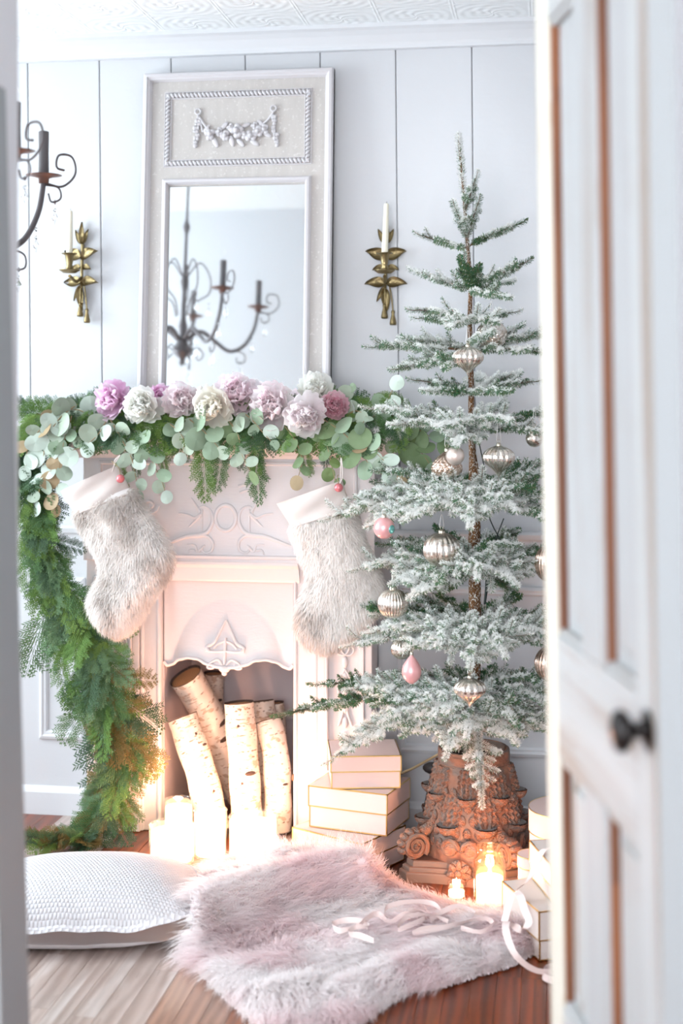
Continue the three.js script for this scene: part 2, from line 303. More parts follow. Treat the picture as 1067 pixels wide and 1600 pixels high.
// ================================================================ fireplace surround
const mantelPaint = std(new THREE.Color(0.73, 0.685, 0.69), 0.42, { bumpMap: paintBump, bumpScale: 0.0008, name: 'mantel_paint' });
const MANTEL = { z: 0.25, top: Y(358, 666, 0.25) };
{
  const g = thing('fireplace_surround', 'white painted carved fireplace surround with mantel shelf and shaped hood', 'fireplace', V(FX.c, 0, 0));
  const hw = FX.w / 2, xs = (px, z = 0.14) => X(px, z) - FX.c, top = MANTEL.top;
  const yF1 = Y(358, 716, 0.17), yF0 = Y(358, 880, 0.17), yC = Y(358, 906, 0.13), in0 = xs(253, 0.12), in1 = xs(459, 0.12), st0 = xs(217), st1 = xs(496);
  // pilasters with sunk panels and carved drops
  for (const s of [-1, 1]) {
    const a = s < 0 ? -hw : st1, b = s < 0 ? st0 : hw, w = b - a;
    const p = part(g, 'pilaster', merge([box(a, b, 0.001, yF0, 0, 0.125), plate(rect(a, b, 0.1, yF0), 0.015, 0.002, [rect(a + 0.022, b - 0.022, 0.2, yF0 - 0.05)]).translate(0, 0, 0.125), box(a - 0.006, b + 0.006, 0.001, 0.1, 0, 0.15, 0.004)]), mantelPaint);
    part(p, 'panel_bead', framed(a + 0.022, b - 0.022, 0.2, yF0 - 0.05, [[0, 0.14], [0.003, 0.144], [0.008, 0.143], [0.011, 0.126]]), mantelPaint);
    const cx = (a + b) / 2, cy = Y(540, 1020, 0.14), q = [];
    for (const m of [-1, 1]) {
      q.push(tube(spiral(cx + m * 0.012, cy + 0.01, 0.034, 0.008, m > 0 ? 0 : Math.PI, m * 1.3, 26, 0.129), (t) => 0.005 * (1 - 0.5 * t), 30, 6));
      q.push(tube([V(cx, cy - 0.05, 0.129), V(cx + m * 0.022, cy - 0.1, 0.129), V(cx + m * 0.006, cy - 0.17, 0.129), V(cx + m * 0.02, cy - 0.22, 0.129)], 0.004, 18, 6));
      q.push(ball(cx + m * 0.02, cy + 0.075, 0.128, 0.008, 0.02, 0.006).rotateZ(0));
    }
    for (let k = 0; k < 6; k++) q.push(ball(cx, cy - 0.03 - k * 0.045, 0.128, 0.009, 0.018, 0.007));
    part(p, 'carving', merge(q), mantelPaint);
  }
  // inner stiles and rail round the insert
  for (const [a, b] of [[st0, in0], [in1, st1]]) part(g, 'stile', merge([box(a, b, 0.001, yF0 + 0.002, 0.02, 0.13, 0.004), tube([V(a + 0.007, 0.002, 0.13), V(a + 0.007, yF0, 0.13)], 0.006, 4, 8), tube([V(b - 0.007, 0.002, 0.13), V(b - 0.007, yF0, 0.13)], 0.006, 4, 8)]), mantelPaint);
  part(g, 'rail', drawn([[0.0, yC - 0.006], [0.132, yC - 0.006], [0.137, yC + 0.002], [0.15, yF0 - 0.018], [0.162, yF0 - 0.006], [0.163, yF0 + 0.002], [0, yF0 + 0.002]], in0 - 0.02, in1 + 0.02), mantelPaint);
  // frieze
  const f0 = -hw - 0.004, f1 = hw + 0.03 - 0.004;
  part(g, 'frieze', merge([box(f0, hw + 0.012, yF0, yF1, 0, 0.16, 0.003), framed(f0 + 0.05, hw - 0.04, yF0 + 0.012, yF1 - 0.01, [[0, 0.16], [0.002, 0.166], [0.008, 0.167], [0.012, 0.16]]).translate(0, 0, 0)]), mantelPaint);
  { // scrolls on the frieze, traced from the photograph
    const z = 0.162, P = (px, py) => { const p = W(px, py, z); return V(p.x - FX.c, p.y, z); }, cx = 352.5, q = [];
    const ring = []; for (let i = 0; i <= 24; i++) { const a = i / 24 * 2 * Math.PI; ring.push(P(cx + 16 * Math.cos(a), 809 + 20 * Math.sin(a))); }
    q.push(tube(ring, 0.006, 32, 7, false));
    for (const m of [-1, 1]) {
      const S = (x, y) => P(cx + m * x, y);
      q.push(tube([S(102, 853), S(80, 845), S(60, 838), S(42, 836), S(30, 832), S(22, 820), S(21, 806), S(26, 795), S(36, 791), S(43, 797), S(40, 804)], (t) => 0.003 + 0.004 * Math.sin(Math.PI * Math.min(1, t * 1.2)), 60, 7));
      q.push(tube([S(46, 838), S(32, 837), S(21, 846), S(22, 860), S(32, 864), S(38, 857), S(33, 852)], (t) => 0.006 - 0.003 * t, 36, 7));
      q.push(tube([S(36, 855), S(44, 862), S(48, 852), S(60, 851)], (t) => 0.005 - 0.003 * t, 20, 6));
      q.push(tube([S(48, 860), S(56, 860), S(60, 868)], (t) => 0.005 - 0.003 * t, 14, 6));
      q.push(tube([S(38, 803), S(48, 809), S(60, 804), S(74, 802)], (t) => 0.006 - 0.004 * t, 20, 6));
      q.push(tube([S(40, 806), S(52, 818), S(58, 824)], (t) => 0.006 - 0.004 * t, 14, 6));
      q.push(tube([S(40, 800), S(46, 790), S(54, 778)], (t) => 0.006 - 0.004 * t, 14, 6));
      q.push(tube([S(37, 796), S(37, 834)], 0.003, 8, 6));
      q.push(tube([S(20, 760), S(34, 757), S(46, 764)], (t) => 0.006 - 0.003 * t, 14, 6));
      q.push(tube([S(22, 770), S(34, 766), S(46, 772)], (t) => 0.005 - 0.003 * t, 14, 6));
      q.push(tube(spiral(P(cx + m * 118, 790).x, P(cx + m * 118, 790).y, 0.026, 0.006, m > 0 ? Math.PI : 0, m * 1.2, 24, z), 0.0042, 30, 6));
    }
    part(g, 'frieze_carving', merge(q).translate(0, 0, -z).scale(1, 1, 0.62).translate(0, 0, z - 0.001), mantelPaint);
  }
  // bed mould and shelf
  const sw0 = X(66, 0.2) - FX.c, sw1 = X(640, 0.2) - FX.c;
  part(g, 'bed_mould', drawn([[0, yF1 - 0.002], [0.165, yF1 - 0.002], [0.172, yF1 + 0.008], [0.178, yF1 + 0.012], [0.19, yF1 + 0.026], [0.212, top - 0.048], [0.216, top - 0.04], [0, top - 0.04]], sw0 + 0.045, sw1 - 0.045), mantelPaint);
  part(g, 'mantel_shelf', drawn([[0, top - 0.04], [0.235, top - 0.04], [0.246, top - 0.034], [0.25, top - 0.02], [0.246, top - 0.006], [0.238, top], [0, top]], sw0, sw1), mantelPaint);
  // insert: hood plate, bulged, with a shaped lower edge
  const x0 = in0 + 0.004, x1 = in1 - 0.004, yt = yC - 0.01, mid = (x0 + x1) / 2, hwI = (x1 - x0) / 2, P2 = (py) => Y(355, py, 0.11);
  const edge = (t) => { const a = Math.abs(t); // lower edge, t = -1..1
    const ks = [[0, P2(1040)], [0.14, P2(1039)], [0.2, P2(1037)], [0.3, P2(1035)], [0.45, P2(1028)], [0.6, P2(1027)], [0.75, P2(1031)], [0.88, P2(1040)], [0.95, P2(1042)], [1, P2(1036)]];
    for (let i = 1; i < ks.length; i++) if (a <= ks[i][0]) { const f = (a - ks[i - 1][0]) / (ks[i][0] - ks[i - 1][0]); return lerp(ks[i - 1][1], ks[i][1], f * f * (3 - 2 * f)); } return ks[9][1]; };
  const hood = (t, v, back) => { const yb = edge(t), y = lerp(yb, yt, v), ry = (y - P2(1045)) / (P2(938) - P2(1045)), d = 1 - (t / 0.84) ** 2 - ry ** 2; const b = d > 0 ? 0.034 * Math.pow(d, 0.75) * (1 - 0.35 * v) : 0; return V(mid + t * hwI, y, (back ? 0.098 : 0.108) + b * (0.3 + 0.7 * (1 - v))); };
  const h = part(g, 'hood', merge([grid(64, 40, (u, v) => hood(u * 2 - 1, v)), grid(64, 40, (u, v) => hood(1 - 2 * u, v, 1)), grid(64, 1, (u, v) => hood(u * 2 - 1, 0, v < 0.5))]), mantelPaint);
  const rim = []; for (let i = 0; i <= 40; i++) { const p = hood(i / 20 - 1, 0); p.z += 0.002; rim.push(p); }
  part(h, 'rolled_edge', tube(rim, 0.0055, 90, 7), mantelPaint);
  { const q = [], zz = (py) => hood(0, clamp((P2(py) - edge(0)) / (yt - edge(0)), 0, 1)).z + 0.002, S = (m, dx, py) => V(mid - 0.004 + m * dx, P2(py), zz(py));
    for (const m of [-1, 1]) {
      q.push(tube([S(m, 0.001, 968), S(m, 0.018, 985), S(m, 0.036, 1003), S(m, 0.058, 1010), S(m, 0.05, 1015)], (t) => 0.003 + 0.004 * t, 26, 7));
      q.push(tube([S(m, 0.06, 1015), S(m, 0.03, 1016), S(m, 0.003, 1015)], 0.004, 14, 7));
      q.push(tube([S(m, 0.004, 1000), S(m, 0.022, 1004), S(m, 0.036, 1011)], 0.0038, 14, 6));
      q.push(tube([S(m, 0.006, 1036), S(m, 0.02, 1028), S(m, 0.04, 1032), S(m, 0.052, 1040), S(m, 0.036, 1041), S(m, 0.03, 1036)], 0.0042, 26, 7));
    }
    q.push(tube([S(1, 0, 995), S(1, 0, 1035)], 0.005, 10, 7), ball(mid - 0.004, P2(1042), zz(1040), 0.017, 0.011, 0.008), ball(mid - 0.004, P2(1048), zz(1040), 0.009, 0.009, 0.007));
    part(h, 'hood_crest', merge(q), mantelPaint); }
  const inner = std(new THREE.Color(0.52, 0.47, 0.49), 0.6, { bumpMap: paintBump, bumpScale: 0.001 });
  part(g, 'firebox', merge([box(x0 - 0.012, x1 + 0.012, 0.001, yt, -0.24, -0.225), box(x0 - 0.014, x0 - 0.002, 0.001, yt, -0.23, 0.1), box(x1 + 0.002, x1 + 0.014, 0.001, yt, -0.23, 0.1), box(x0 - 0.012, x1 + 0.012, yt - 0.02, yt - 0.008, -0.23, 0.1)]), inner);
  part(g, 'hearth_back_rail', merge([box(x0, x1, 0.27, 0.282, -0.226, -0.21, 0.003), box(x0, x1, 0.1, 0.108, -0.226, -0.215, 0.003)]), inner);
  part(g, 'latch', ball(x1 + 0.004, Y(467, 1215, 0.13), 0.131, 0.005, 0.011, 0.005), std(0x6b4a30, 0.5));
}

// ================================================================ trumeau mirror leaning on the mantel
const greyPaintT = tex(512, 512, (u, v) => { const n = fbm(u * 30, v * 4, 4, 0, 5), s = fbm(u * 90, v * 90, 2, 0, 9); return mix3(mix3([0.71, 0.69, 0.675], [0.77, 0.75, 0.735], n), [0.9, 0.89, 0.88], s > 0.76 ? 0.4 : 0); }, true, 2, 2);
const greyPaint = std(0xffffff, 0.6, { map: greyPaintT, bumpMap: paintBump, bumpScale: 0.0008, name: 'grey_chalk_paint' });
const silverPaint = std(new THREE.Color(0.6, 0.58, 0.6), 0.4, { bumpMap: paintBump, bumpScale: 0.001, name: 'pale_grey_gilt' });
{
  const zB = 0.095, tilt = 0.074, bl = W(221, 640, 0.07), br = W(519, 640, 0.07), w = br.x - bl.x, hgt = (Y(370, 113, 0.035) - MANTEL.top) / Math.cos(tilt);
  const g = thing('trumeau_mirror', 'tall grey trumeau mirror with rope moulding and flower swag leaning over the mantel', 'mirror', V((bl.x + br.x) / 2, MANTEL.top + 0.001, zB));
  g.rotation.x = -tilt;
  const h = w / 2, u = w / 299, top = hgt, gx0 = -h + 42 * u, gx1 = h - 43 * u, gy1 = top - 177 * u, gy0 = 0.05;
  part(g, 'back_panel', metres(plate(rect(-h, h, 0, top), 0.018, 0, [rect(gx0, gx1, gy0, gy1)]).translate(0, 0, 0)), greyPaint);
  part(g, 'outer_moulding', framed(-h, h, 0, top, [[0, 0], [0, 0.03], [0.004, 0.036], [0.012, 0.037], [0.016, 0.032], [0.02, 0.03], [0.026, 0.019]]), silverPaint);
  part(g, 'inner_moulding', framed(gx0 - 0.02, gx1 + 0.02, gy0 - 0.02, gy1 + 0.022, [[0, 0.018], [0.001, 0.024], [0.006, 0.031], [0.013, 0.032], [0.017, 0.026], [0.021, 0.012]]), silverPaint);
  part(g, 'mirror_glass', box(gx0 - 0.002, gx1 + 0.002, gy0 - 0.002, gy1 + 0.002, 0.004, 0.01), phys(new THREE.Color(0.9, 0.93, 0.94), 0.035, { metalness: 1 }), 'silvered mirror glass');
  { // rope moulding: slanting strands
    const q = [], x0 = -h + 39 * u, x1 = h - 39 * u, y1 = top - 35 * u, y0 = top - 142 * u, step = 0.0125, r = 0.0078;
    const run = (ax, ay, bx, by) => { const L = Math.hypot(bx - ax, by - ay), n = Math.round(L / step), a = Math.atan2(by - ay, bx - ax); for (let i = 0; i <= n; i++) q.push(new THREE.SphereGeometry(1, 8, 6).scale(0.0105, 0.0052, 0.007).rotateZ(a - 0.85).translate(lerp(ax, bx, i / n), lerp(ay, by, i / n), 0.021)); };
    run(x0, y1, x1, y1); run(x1, y0, x0, y0); run(x0, y0, x0, y1); run(x1, y1, x1, y0);
    part(g, 'rope_moulding', merge([q, framed(x0 - 0.012, x1 + 0.012, y0 - 0.012, y1 + 0.012, [[0, 0.018], [0.001, 0.022], [0.003, 0.022], [0.004, 0.018]]), framed(x0 + 0.008, x1 - 0.008, y0 + 0.008, y1 - 0.008, [[0, 0.018], [0.001, 0.022], [0.003, 0.022], [0.004, 0.018]])]), silverPaint);
  }
  { // carved flower swag hung from two rings
    const S = (px, py) => V(-h + (px - 221) * u, top - (py - 113 + (px - 370) * 0.02) * u, 0.022), q = [], rr = rng(5);
    const sw = part(g, 'flower_swag', merge([[[308, 176], [427, 172]].map(([x, y]) => { const c = S(x, y); return new THREE.TorusGeometry(0.0085, 0.003, 8, 18).translate(c.x, c.y, 0.024); }),
      tube([S(308, 182), S(318, 196), S(326, 206), S(334, 210)], (t) => 0.0045 - 0.001 * t, 18, 7), tube([S(427, 178), S(418, 190), S(408, 197), S(398, 200)], (t) => 0.0045 - 0.001 * t, 18, 7),
      tube([S(309, 182), S(314, 200), S(316, 208)], 0.0035, 12, 6)]), silverPaint);
    const rose = (c, r) => { const q = [ball(c.x, c.y, c.z + r * 0.5, r * 0.45, r * 0.45, r * 0.5)]; for (let k = 0; k < 5; k++) { const a = k * 1.257 + rr(); q.push(ball(c.x + Math.cos(a) * r * 0.6, c.y + Math.sin(a) * r * 0.6, c.z + r * 0.2, r * 0.5, r * 0.5, r * 0.38)); } for (let k = 0; k < 3; k++) { const a = k * 2.1 + rr(); q.push(new THREE.TorusGeometry(r * 0.4, r * 0.12, 6, 10, 3.6).rotateZ(a).translate(c.x, c.y, c.z + r * 0.62)); } return merge(q); };
    const leaf = (c, l, a) => new THREE.SphereGeometry(1, 9, 6).scale(l, l * 0.42, 0.005).rotateZ(a).translate(c.x, c.y, c.z);
    for (const [x, y, r] of [[328, 212, 9], [342, 208, 7], [352, 214, 8], [370, 207, 11], [383, 213, 7], [392, 215, 9], [403, 208, 9], [413, 205, 8], [360, 201, 6], [398, 199, 6]]) part(sw, 'rose', rose(S(x, y), r * u), silverPaint);
    for (const [x, y, l, a] of [[362, 222, 10, -1.3], [336, 224, 10, -1.1], [376, 225, 9, -0.8], [398, 225, 9, -0.6], [384, 198, 8, 0.4], [350, 199, 9, 0.9], [417, 212, 9, -0.5], [322, 203, 8, 0.8], [408, 196, 9, 2.3]]) part(sw, 'leaf', leaf(S(x, y), l * u, a), silverPaint);
    for (const [bx, dx] of [[308, -4], [428, 5]]) { const q = []; for (let k = 0; k < 9; k++) for (let m = 0; m < 3; m++) { const c = S(bx + dx * k / 8 + (rr() - 0.5) * 9 * Math.sin(0.6 + k * 0.3), 185 + k * 5.5); q.push(ball(c.x, c.y, c.z, (2.2 + rr() * 2) * u, (2.2 + rr() * 2) * u, 0.006, 7, 5)); } part(sw, 'drop', merge(q), silverPaint); }
  }
}
// ================================================================ brass wall sconces and their candles
const brass = std(new THREE.Color(0.26, 0.2, 0.1), 0.3, { metalness: 0.85, bumpMap: tex(128, 128, (u, v) => fbm(u * 16, v * 16, 3, 16), false), bumpScale: 0.0012, name: 'old_brass' });
const waxIvory = phys(new THREE.Color(0.84, 0.8, 0.66), 0.45, { name: 'ivory_wax', sheen: 0.2 });
// pointed leaf lying along +x, cupped
function leafGeo(len, wid, cup = 0.15, curl = 0.2, n = 8, m = 6, thick = 0.0014) {
  const f = (u, v, o) => { const t = v, s = u * 2 - 1, w = wid * Math.pow(Math.sin(Math.PI * Math.pow(t, 0.75)), 0.8) * (1 - 0.15 * t); return V(t * len, cup * wid * s * s * 1.2 - curl * len * t * t * 0.5 + (Math.abs(s) < 0.05 ? 0 : 0) + o, s * w * 0.5); };
  return merge([grid(m, n, (u, v) => f(u, v, thick / 2)), grid(m, n, (u, v) => f(1 - u, v, -thick / 2))]);
}
function makeSconce(label, at, turn) {
  const g = thing('wall_sconce', label, 'sconce', at, turn, 'brass sconces on the board wall');
  const arm = 0.075;
  part(g, 'stem', merge([tube([V(0, 0.075, 0.006), V(0, 0, 0.01), V(-0.003, -0.08, 0.008), V(-0.004, -0.115, 0.008)], (t) => 0.006 - 0.002 * t, 16, 8), tube([V(0, -0.03, 0.01), V(0, -0.045, 0.04), V(0, -0.03, arm)], 0.005, 16, 8)]), brass);
  part(g, 'candle_cup', lathe([[0, -0.03], [0.006, -0.029], [0.012, -0.018], [0.009, -0.008], [0.011, 0.002], [0.014, 0.022], [0.024, 0.026], [0.025, 0.028], [0.013, 0.029], [0.011, 0.012], [0, 0.01]], 24).translate(0, 0.012, arm), brass);
  part(g, 'drip_pan', lathe([[0, -0.034], [0.02, -0.033], [0.031, -0.026], [0.033, -0.023], [0.03, -0.024], [0.012, -0.029], [0, -0.029]], 24).translate(0, 0.012, arm), brass);
  const L = (x, y, z, len, wid, dir, nrm, cup, curl) => part(g, 'leaf', leafGeo(len, wid, cup, curl).applyQuaternion(basis(dir, nrm)).translate(x, y, z), brass);
  for (const s of [-1, 1]) {
    L(s * 0.004, 0.03, 0.008, 0.062, 0.044, V(s, 0.42, 0.25), V(-s * 0.3, 0.3, 1), 0.25, 0.35);
    L(s * 0.004, -0.05, 0.008, 0.06, 0.04, V(s, 0.12, 0.3), V(-s * 0.1, 0.5, 1), 0.25, 0.5);
    L(s * 0.006, 0.0, 0.008, 0.036, 0.024, V(s, -0.1, 0.4), V(0, 0.6, 1), 0.25, 0.4);
    L(s * 0.004, 0.075, 0.006, 0.05, 0.018, V(s * 0.45, 1, 0.1), V(0, 0, 1), 0.2, 0.1);
  }
  L(0, 0.075, 0.006, 0.07, 0.022, V(0.02, 1, 0.05), V(0, 0, 1), 0.25, 0.05);
  L(-0.004, -0.06, 0.01, 0.075, 0.03, V(0.12, -1, 0.08), V(0, 0, 1), 0.25, 0.15);
  L(-0.004, -0.055, 0.01, 0.055, 0.016, V(-0.5, -1, 0.1), V(0, 0, 1), 0.25, 0.15);
  for (const [x, y, x0] of [[-0.004, -0.112, -0.004], [0.022, -0.132, 0.008]]) {
    const t = part(g, 'tassel', lathe([[0, 0.004], [0.005, 0.002], [0.006, -0.004], [0.004, -0.008], [0.007, -0.02], [0.0105, -0.036], [0.0095, -0.042], [0, -0.043]], 16).translate(x, y, 0.014), brass);
    part(t, 'cord', tube([V(x0, -0.04, 0.012), V((x + x0) / 2 + 0.002, (y - 0.04) / 2, 0.015), V(x, y, 0.014)], 0.0024, 14, 6), brass);
  }
  return g;
}
function taper(label, at, h, r0, r1, lean) {
  const g = thing('taper_candle', label, 'candle', at, 0, 'ivory taper candles'); g.rotation.z = lean;
  part(g, 'wax', lathe([[0, 0], [r0, 0], [lerp(r0, r1, 0.5), h * 0.5], [r1, h - 0.004], [r1 * 0.75, h], [0, h + 0.001]], 20), waxIvory);
  part(g, 'wick', tube([V(0, h, 0), V(0.0008, h + 0.006, 0)], 0.0007, 4, 5), std(0x2b2622, 0.9));
}
for (const [px, py, turn, lab, top] of [[603, 404, 0.06, 'right of the mirror', 320], [131, 404, -0.30, 'left of the mirror', 328]]) {
  const a = W(px, py, 0.001); a.y -= 0.03; const g = makeSconce('antique brass leaf sconce with two tassels on the wall ' + lab, a, turn);
  g.updateMatrixWorld(); const c = g.localToWorld(V(0, 0.0225, 0.075));
  taper('ivory taper candle standing in the brass sconce ' + lab, c, (404 - top) / 2200 * 4.35, 0.0105, 0.0075, px > 400 ? -0.035 : -0.02);
}

// ================================================================ chandelier
{
  const iron = std(new THREE.Color(0.13, 0.115, 0.12), 0.45, { metalness: 0.6, name: 'dark_iron' }), sleeveM = std(new THREE.Color(0.13, 0.12, 0.125), 0.7, { name: 'candle_sleeve', bumpMap: paintBump, bumpScale: 0.001 }), rust = std(new THREE.Color(0.2, 0.12, 0.1), 0.4, { metalness: 0.7 }), crystal = phys(0xffffff, 0.02, { transmission: 1, thickness: 0.01, ior: 1.5, name: 'crystal' });
  const c = V(-0.468, 1.80, 1.22), g = thing('chandelier', 'dark iron chandelier with candle arms, curled scrolls and crystal drops', 'chandelier', c);
  const bulbGlass = phys(0xffffff, 0.02, { transmission: 1, thickness: 0, ior: 1.2 });
  part(g, 'column', lathe([[0, -0.2], [0.004, -0.195], [0.012, -0.185], [0.006, -0.172], [0.03, -0.15], [0.036, -0.13], [0.018, -0.1], [0.012, -0.07], [0.018, -0.04], [0.01, -0.01], [0.008, 0.1], [0.016, 0.14], [0.007, 0.17], [0.006, 0.33], [0.014, 0.36], [0.005, 0.39], [0.005, CEIL - c.y - 0.03], [0.05, CEIL - c.y - 0.012], [0.055, CEIL - c.y], [0, CEIL - c.y]], 20), iron);
  const R = 0.3, bigDrop = new THREE.OctahedronGeometry(0.009, 0).scale(1, 1.9, 1), smallDrop = new THREE.OctahedronGeometry(0.0055, 0).scale(1, 1.2, 1);
  for (let k = 0; k < 5; k++) {
    const a = YAW + (-34 + 72 * k) * Math.PI / 180, ca = Math.cos(a), sa = -Math.sin(a), P = (r, y, o = 0) => V(ca * r - sa * o, y, sa * r + ca * o);
    const arm = part(g, 'arm', tube([P(0.02, -0.09), P(0.07, -0.055), P(0.13, -0.09), P(0.19, -0.125), P(0.245, -0.1), P(0.285, -0.03), P(R, 0.045)], (t) => 0.0085 - 0.002 * t, 44, 8), iron);
    part(arm, 'drip_pan', lathe([[0, -0.012], [0.012, -0.012], [0.013, 0], [0.03, 0.006], [0.044, 0.008], [0.03, 0.011], [0, 0.012]], 20).translate(ca * R, 0.055, sa * R), rust);
    const sl = part(arm, 'candle_sleeve', lathe([[0, 0], [0.0125, 0], [0.0118, 0.05], [0.0125, 0.102], [0.009, 0.104], [0, 0.104]], 16).translate(ca * R, 0.066, sa * R), sleeveM);
    part(arm, 'bulb', lathe([[0.004, 0], [0.006, 0.006], [0.0095, 0.018], [0.006, 0.034], [0.0015, 0.05], [0, 0.052]], 14).translate(ca * R, 0.17, sa * R), bulbGlass, 'clear flame shaped bulb');
    const flat = (q) => q.map((p) => P(p.x, p.y));
    part(arm, 'scroll', merge([tube(flat([V(R, 0.045, 0), V(R + 0.05, 0.04, 0), V(R + 0.085, 0.075, 0), V(R + 0.075, 0.115, 0), V(R + 0.04, 0.115, 0), V(R + 0.035, 0.085, 0), V(R + 0.055, 0.08, 0)]), 0.0028, 40, 6),
      tube(flat([V(R, 0.04, 0), V(R + 0.04, 0.035, 0), V(R + 0.045, 0.01, 0), V(R + 0.02, 0.0, 0), V(R + 0.012, 0.02, 0)]), 0.0024, 26, 6),
      tube(flat([V(0.215, -0.12, 0), V(0.25, -0.135, 0), V(0.25, -0.165, 0), V(0.222, -0.168, 0), V(0.218, -0.148, 0)]), 0.0025, 26, 6),
      tube(flat([V(0.01, 0.16, 0), V(0.06, 0.22, 0), V(0.1, 0.17, 0), V(0.1, 0.1, 0), V(0.05, 0.06, 0), V(0.03, 0.0, 0)]), 0.003, 40, 6),
      tube(flat([V(0.03, -0.14, 0), V(0.06, -0.12, 0), V(0.085, -0.145, 0), V(0.07, -0.17, 0), V(0.05, -0.155, 0)]), 0.0026, 28, 6)]), iron);
    for (const [r, y, n] of [[R + 0.03, 0.0, 3], [R - 0.02, -0.05, 4], [0.235, -0.17, 3], [0.12, -0.1, 4], [0.1, 0.06, 3]]) for (let i = 0; i < n; i++) { const p = P(r, y - i * 0.02); const q = part(arm, 'crystal', i === n - 1 ? bigDrop : smallDrop, crystal); q.position.copy(p); }
  }
}
// ================================================================ birch logs leaning in the firebox
const birchT = tex(512, 512, (u, v) => {
  const n = fbm(u * 8, v * 10, 4, 8, 3), lent = vnoise(u * 10, v * 70, 10, 7) * vnoise(u * 40, v * 110, 40, 8), eye = vnoise(u * 9, v * 18, 9, 21);
  let c = mix3([0.93, 0.9, 0.86], [0.8, 0.74, 0.68], n); if (lent > 0.56) c = mix3(c, [0.42, 0.33, 0.27], 0.75); if (fbm(u * 16, v * 50, 2, 16, 30) > 0.7) c = mix3(c, [0.62, 0.5, 0.4], 0.5);
  return eye > 0.955 ? mix3(c, [0.16, 0.1, 0.08], 0.85) : c;
});
const birch = std(0xffffff, 0.7, { map: birchT, bumpMap: birchT, bumpScale: 0.002, name: 'birch_bark' }), barkDark = std(new THREE.Color(0.07, 0.045, 0.035), 0.85), cutT = tex(128, 128, (u, v) => { const r = Math.hypot(u - 0.5, v - 0.5); return mix3([0.78, 0.62, 0.45], [0.62, 0.45, 0.3], 0.5 + 0.5 * Math.sin(r * 110 + 2 * fbm(u * 6, v * 6, 2))); }), cutWood = std(0xffffff, 0.75, { map: cutT });
function log(label, pts, r0, r1, seed, scars) {
  const r = rng(seed), g = thing('birch_log', label, 'log', V(0, 0, 0), 0, 'birch logs in the fireplace');
  const c = new THREE.CatmullRomCurve3(pts), fr = c.computeFrenetFrames(28), P = []; for (let i = 0; i <= 28; i++) P.push(c.getPointAt(i / 28));
  const R = (v, a) => lerp(r0, r1, v) * (1 + 0.05 * (vnoise(a * 0.9 + seed, v * 6 + seed) - 0.5) + 0.03 * Math.sin(v * 17 + seed)) * (0.97 + 0.06 * vnoise(Math.cos(a) * 2 + 5, Math.sin(a) * 2 + v * 3, 0, seed));
  const at = (i, a, k = 1) => P[i].clone().addScaledVector(fr.normals[i], Math.cos(a) * R(i / 28, a) * k).addScaledVector(fr.binormals[i], -Math.sin(a) * R(i / 28, a) * k);
  const b = grid(24, 28, (u, v) => at(Math.round(v * 28), u * 2 * Math.PI), true), L = c.getLength();
  { const uv = b.attributes.uv; for (let i = 0; i < uv.count; i++) uv.setXY(i, uv.getX(i) + seed * 0.37, uv.getY(i) * L / 0.34 + seed * 0.61); }
  const bark = part(g, 'bark', b, birch);
  for (const i of [0, 28]) {
    const s = i ? 1 : -1, ins = fr.tangents[i].clone().multiplyScalar(-0.004 * s), face = grid(24, 4, (u, v) => at(i, u * 2 * Math.PI * s, 0.001 + 0.93 * (1 - v)).add(ins), false);
    { const p = face.attributes.uv; for (let k = 0; k < p.count; k++) { const a = p.getX(k) * 6.2832, q = (1 - p.getY(k)) * 0.5; p.setXY(k, 0.5 + q * Math.cos(a), 0.5 + q * Math.sin(a)); } }
    part(g, 'cut_end', face, cutWood);
    part(g, 'end_rim', grid(24, 2, (u, v) => at(i, u * 2 * Math.PI * s, 1.012 - v * 0.09).add(ins.clone().multiplyScalar(v - (v < 0.6 ? 0.7 : 0))), false), i ? barkDark : birch);
  }
  for (const [v, a, sz] of scars) { const i = Math.round(v * 28), p = at(i, a, 0.985), n = p.clone().sub(P[i]).normalize(), q = basis(fr.tangents[i], n); part(bark, 'bark_scar', new THREE.SphereGeometry(1, 9, 6).scale(sz * 0.4, 0.004, sz).applyQuaternion(q).translate(p.x, p.y, p.z), barkDark, 'dark scar in the bark'); }
}
const onFloor = (px, z, y = 0.045) => { const p = W(px, 1290, z); return V(p.x, y, z); };
log('front upright birch log standing in the middle of the firebox', [onFloor(388, 0.135, 0.01), W(381, 1200, 0.115), W(374, 1098, 0.1)], 0.0475, 0.046, 1, [[0.46, -2.2, 0.018], [0.46, 2.6, 0.014], [0.8, 2.4, 0.012]]);
log('birch log leaning left with a pale cut top beside the upright log', [onFloor(336, 0.15, 0.02), W(312, 1200, 0.135), W(285, 1121, 0.115)], 0.047, 0.047, 2, [[0.7, 2.0, 0.01]]);
log('thick birch log slanting from the top left corner of the firebox', [onFloor(378, -0.1, 0.05), W(352, 1180, -0.06), W(324, 1115, -0.01), W(290, 1057, 0.04)], 0.047, 0.052, 3, [[0.5, 2.4, 0.022], [0.62, 2.1, 0.02], [0.55, 1.8, 0.014]]);
log('slim dark-topped birch branch behind the slanting log', [onFloor(330, -0.18, 0.04), W(332, 1180, -0.175), W(334, 1052, -0.17)], 0.033, 0.032, 4, [[0.8, 2.2, 0.012]]);
log('curved birch log at the right of the firebox', [onFloor(435, 0.09, 0.01), W(434, 1230, 0.085), W(430, 1175, 0.07), W(419, 1128, 0.04)], 0.041, 0.04, 5, [[0.42, 2.5, 0.012], [0.42, -2.4, 0.01], [0.75, 2.2, 0.012]]);
log('dark knotty birch log standing behind the curved log', [onFloor(424, -0.03, 0.01), W(418, 1190, -0.05), W(409, 1096, -0.08)], 0.042, 0.04, 6, [[0.25, 2.3, 0.02], [0.3, 1.8, 0.012]]);
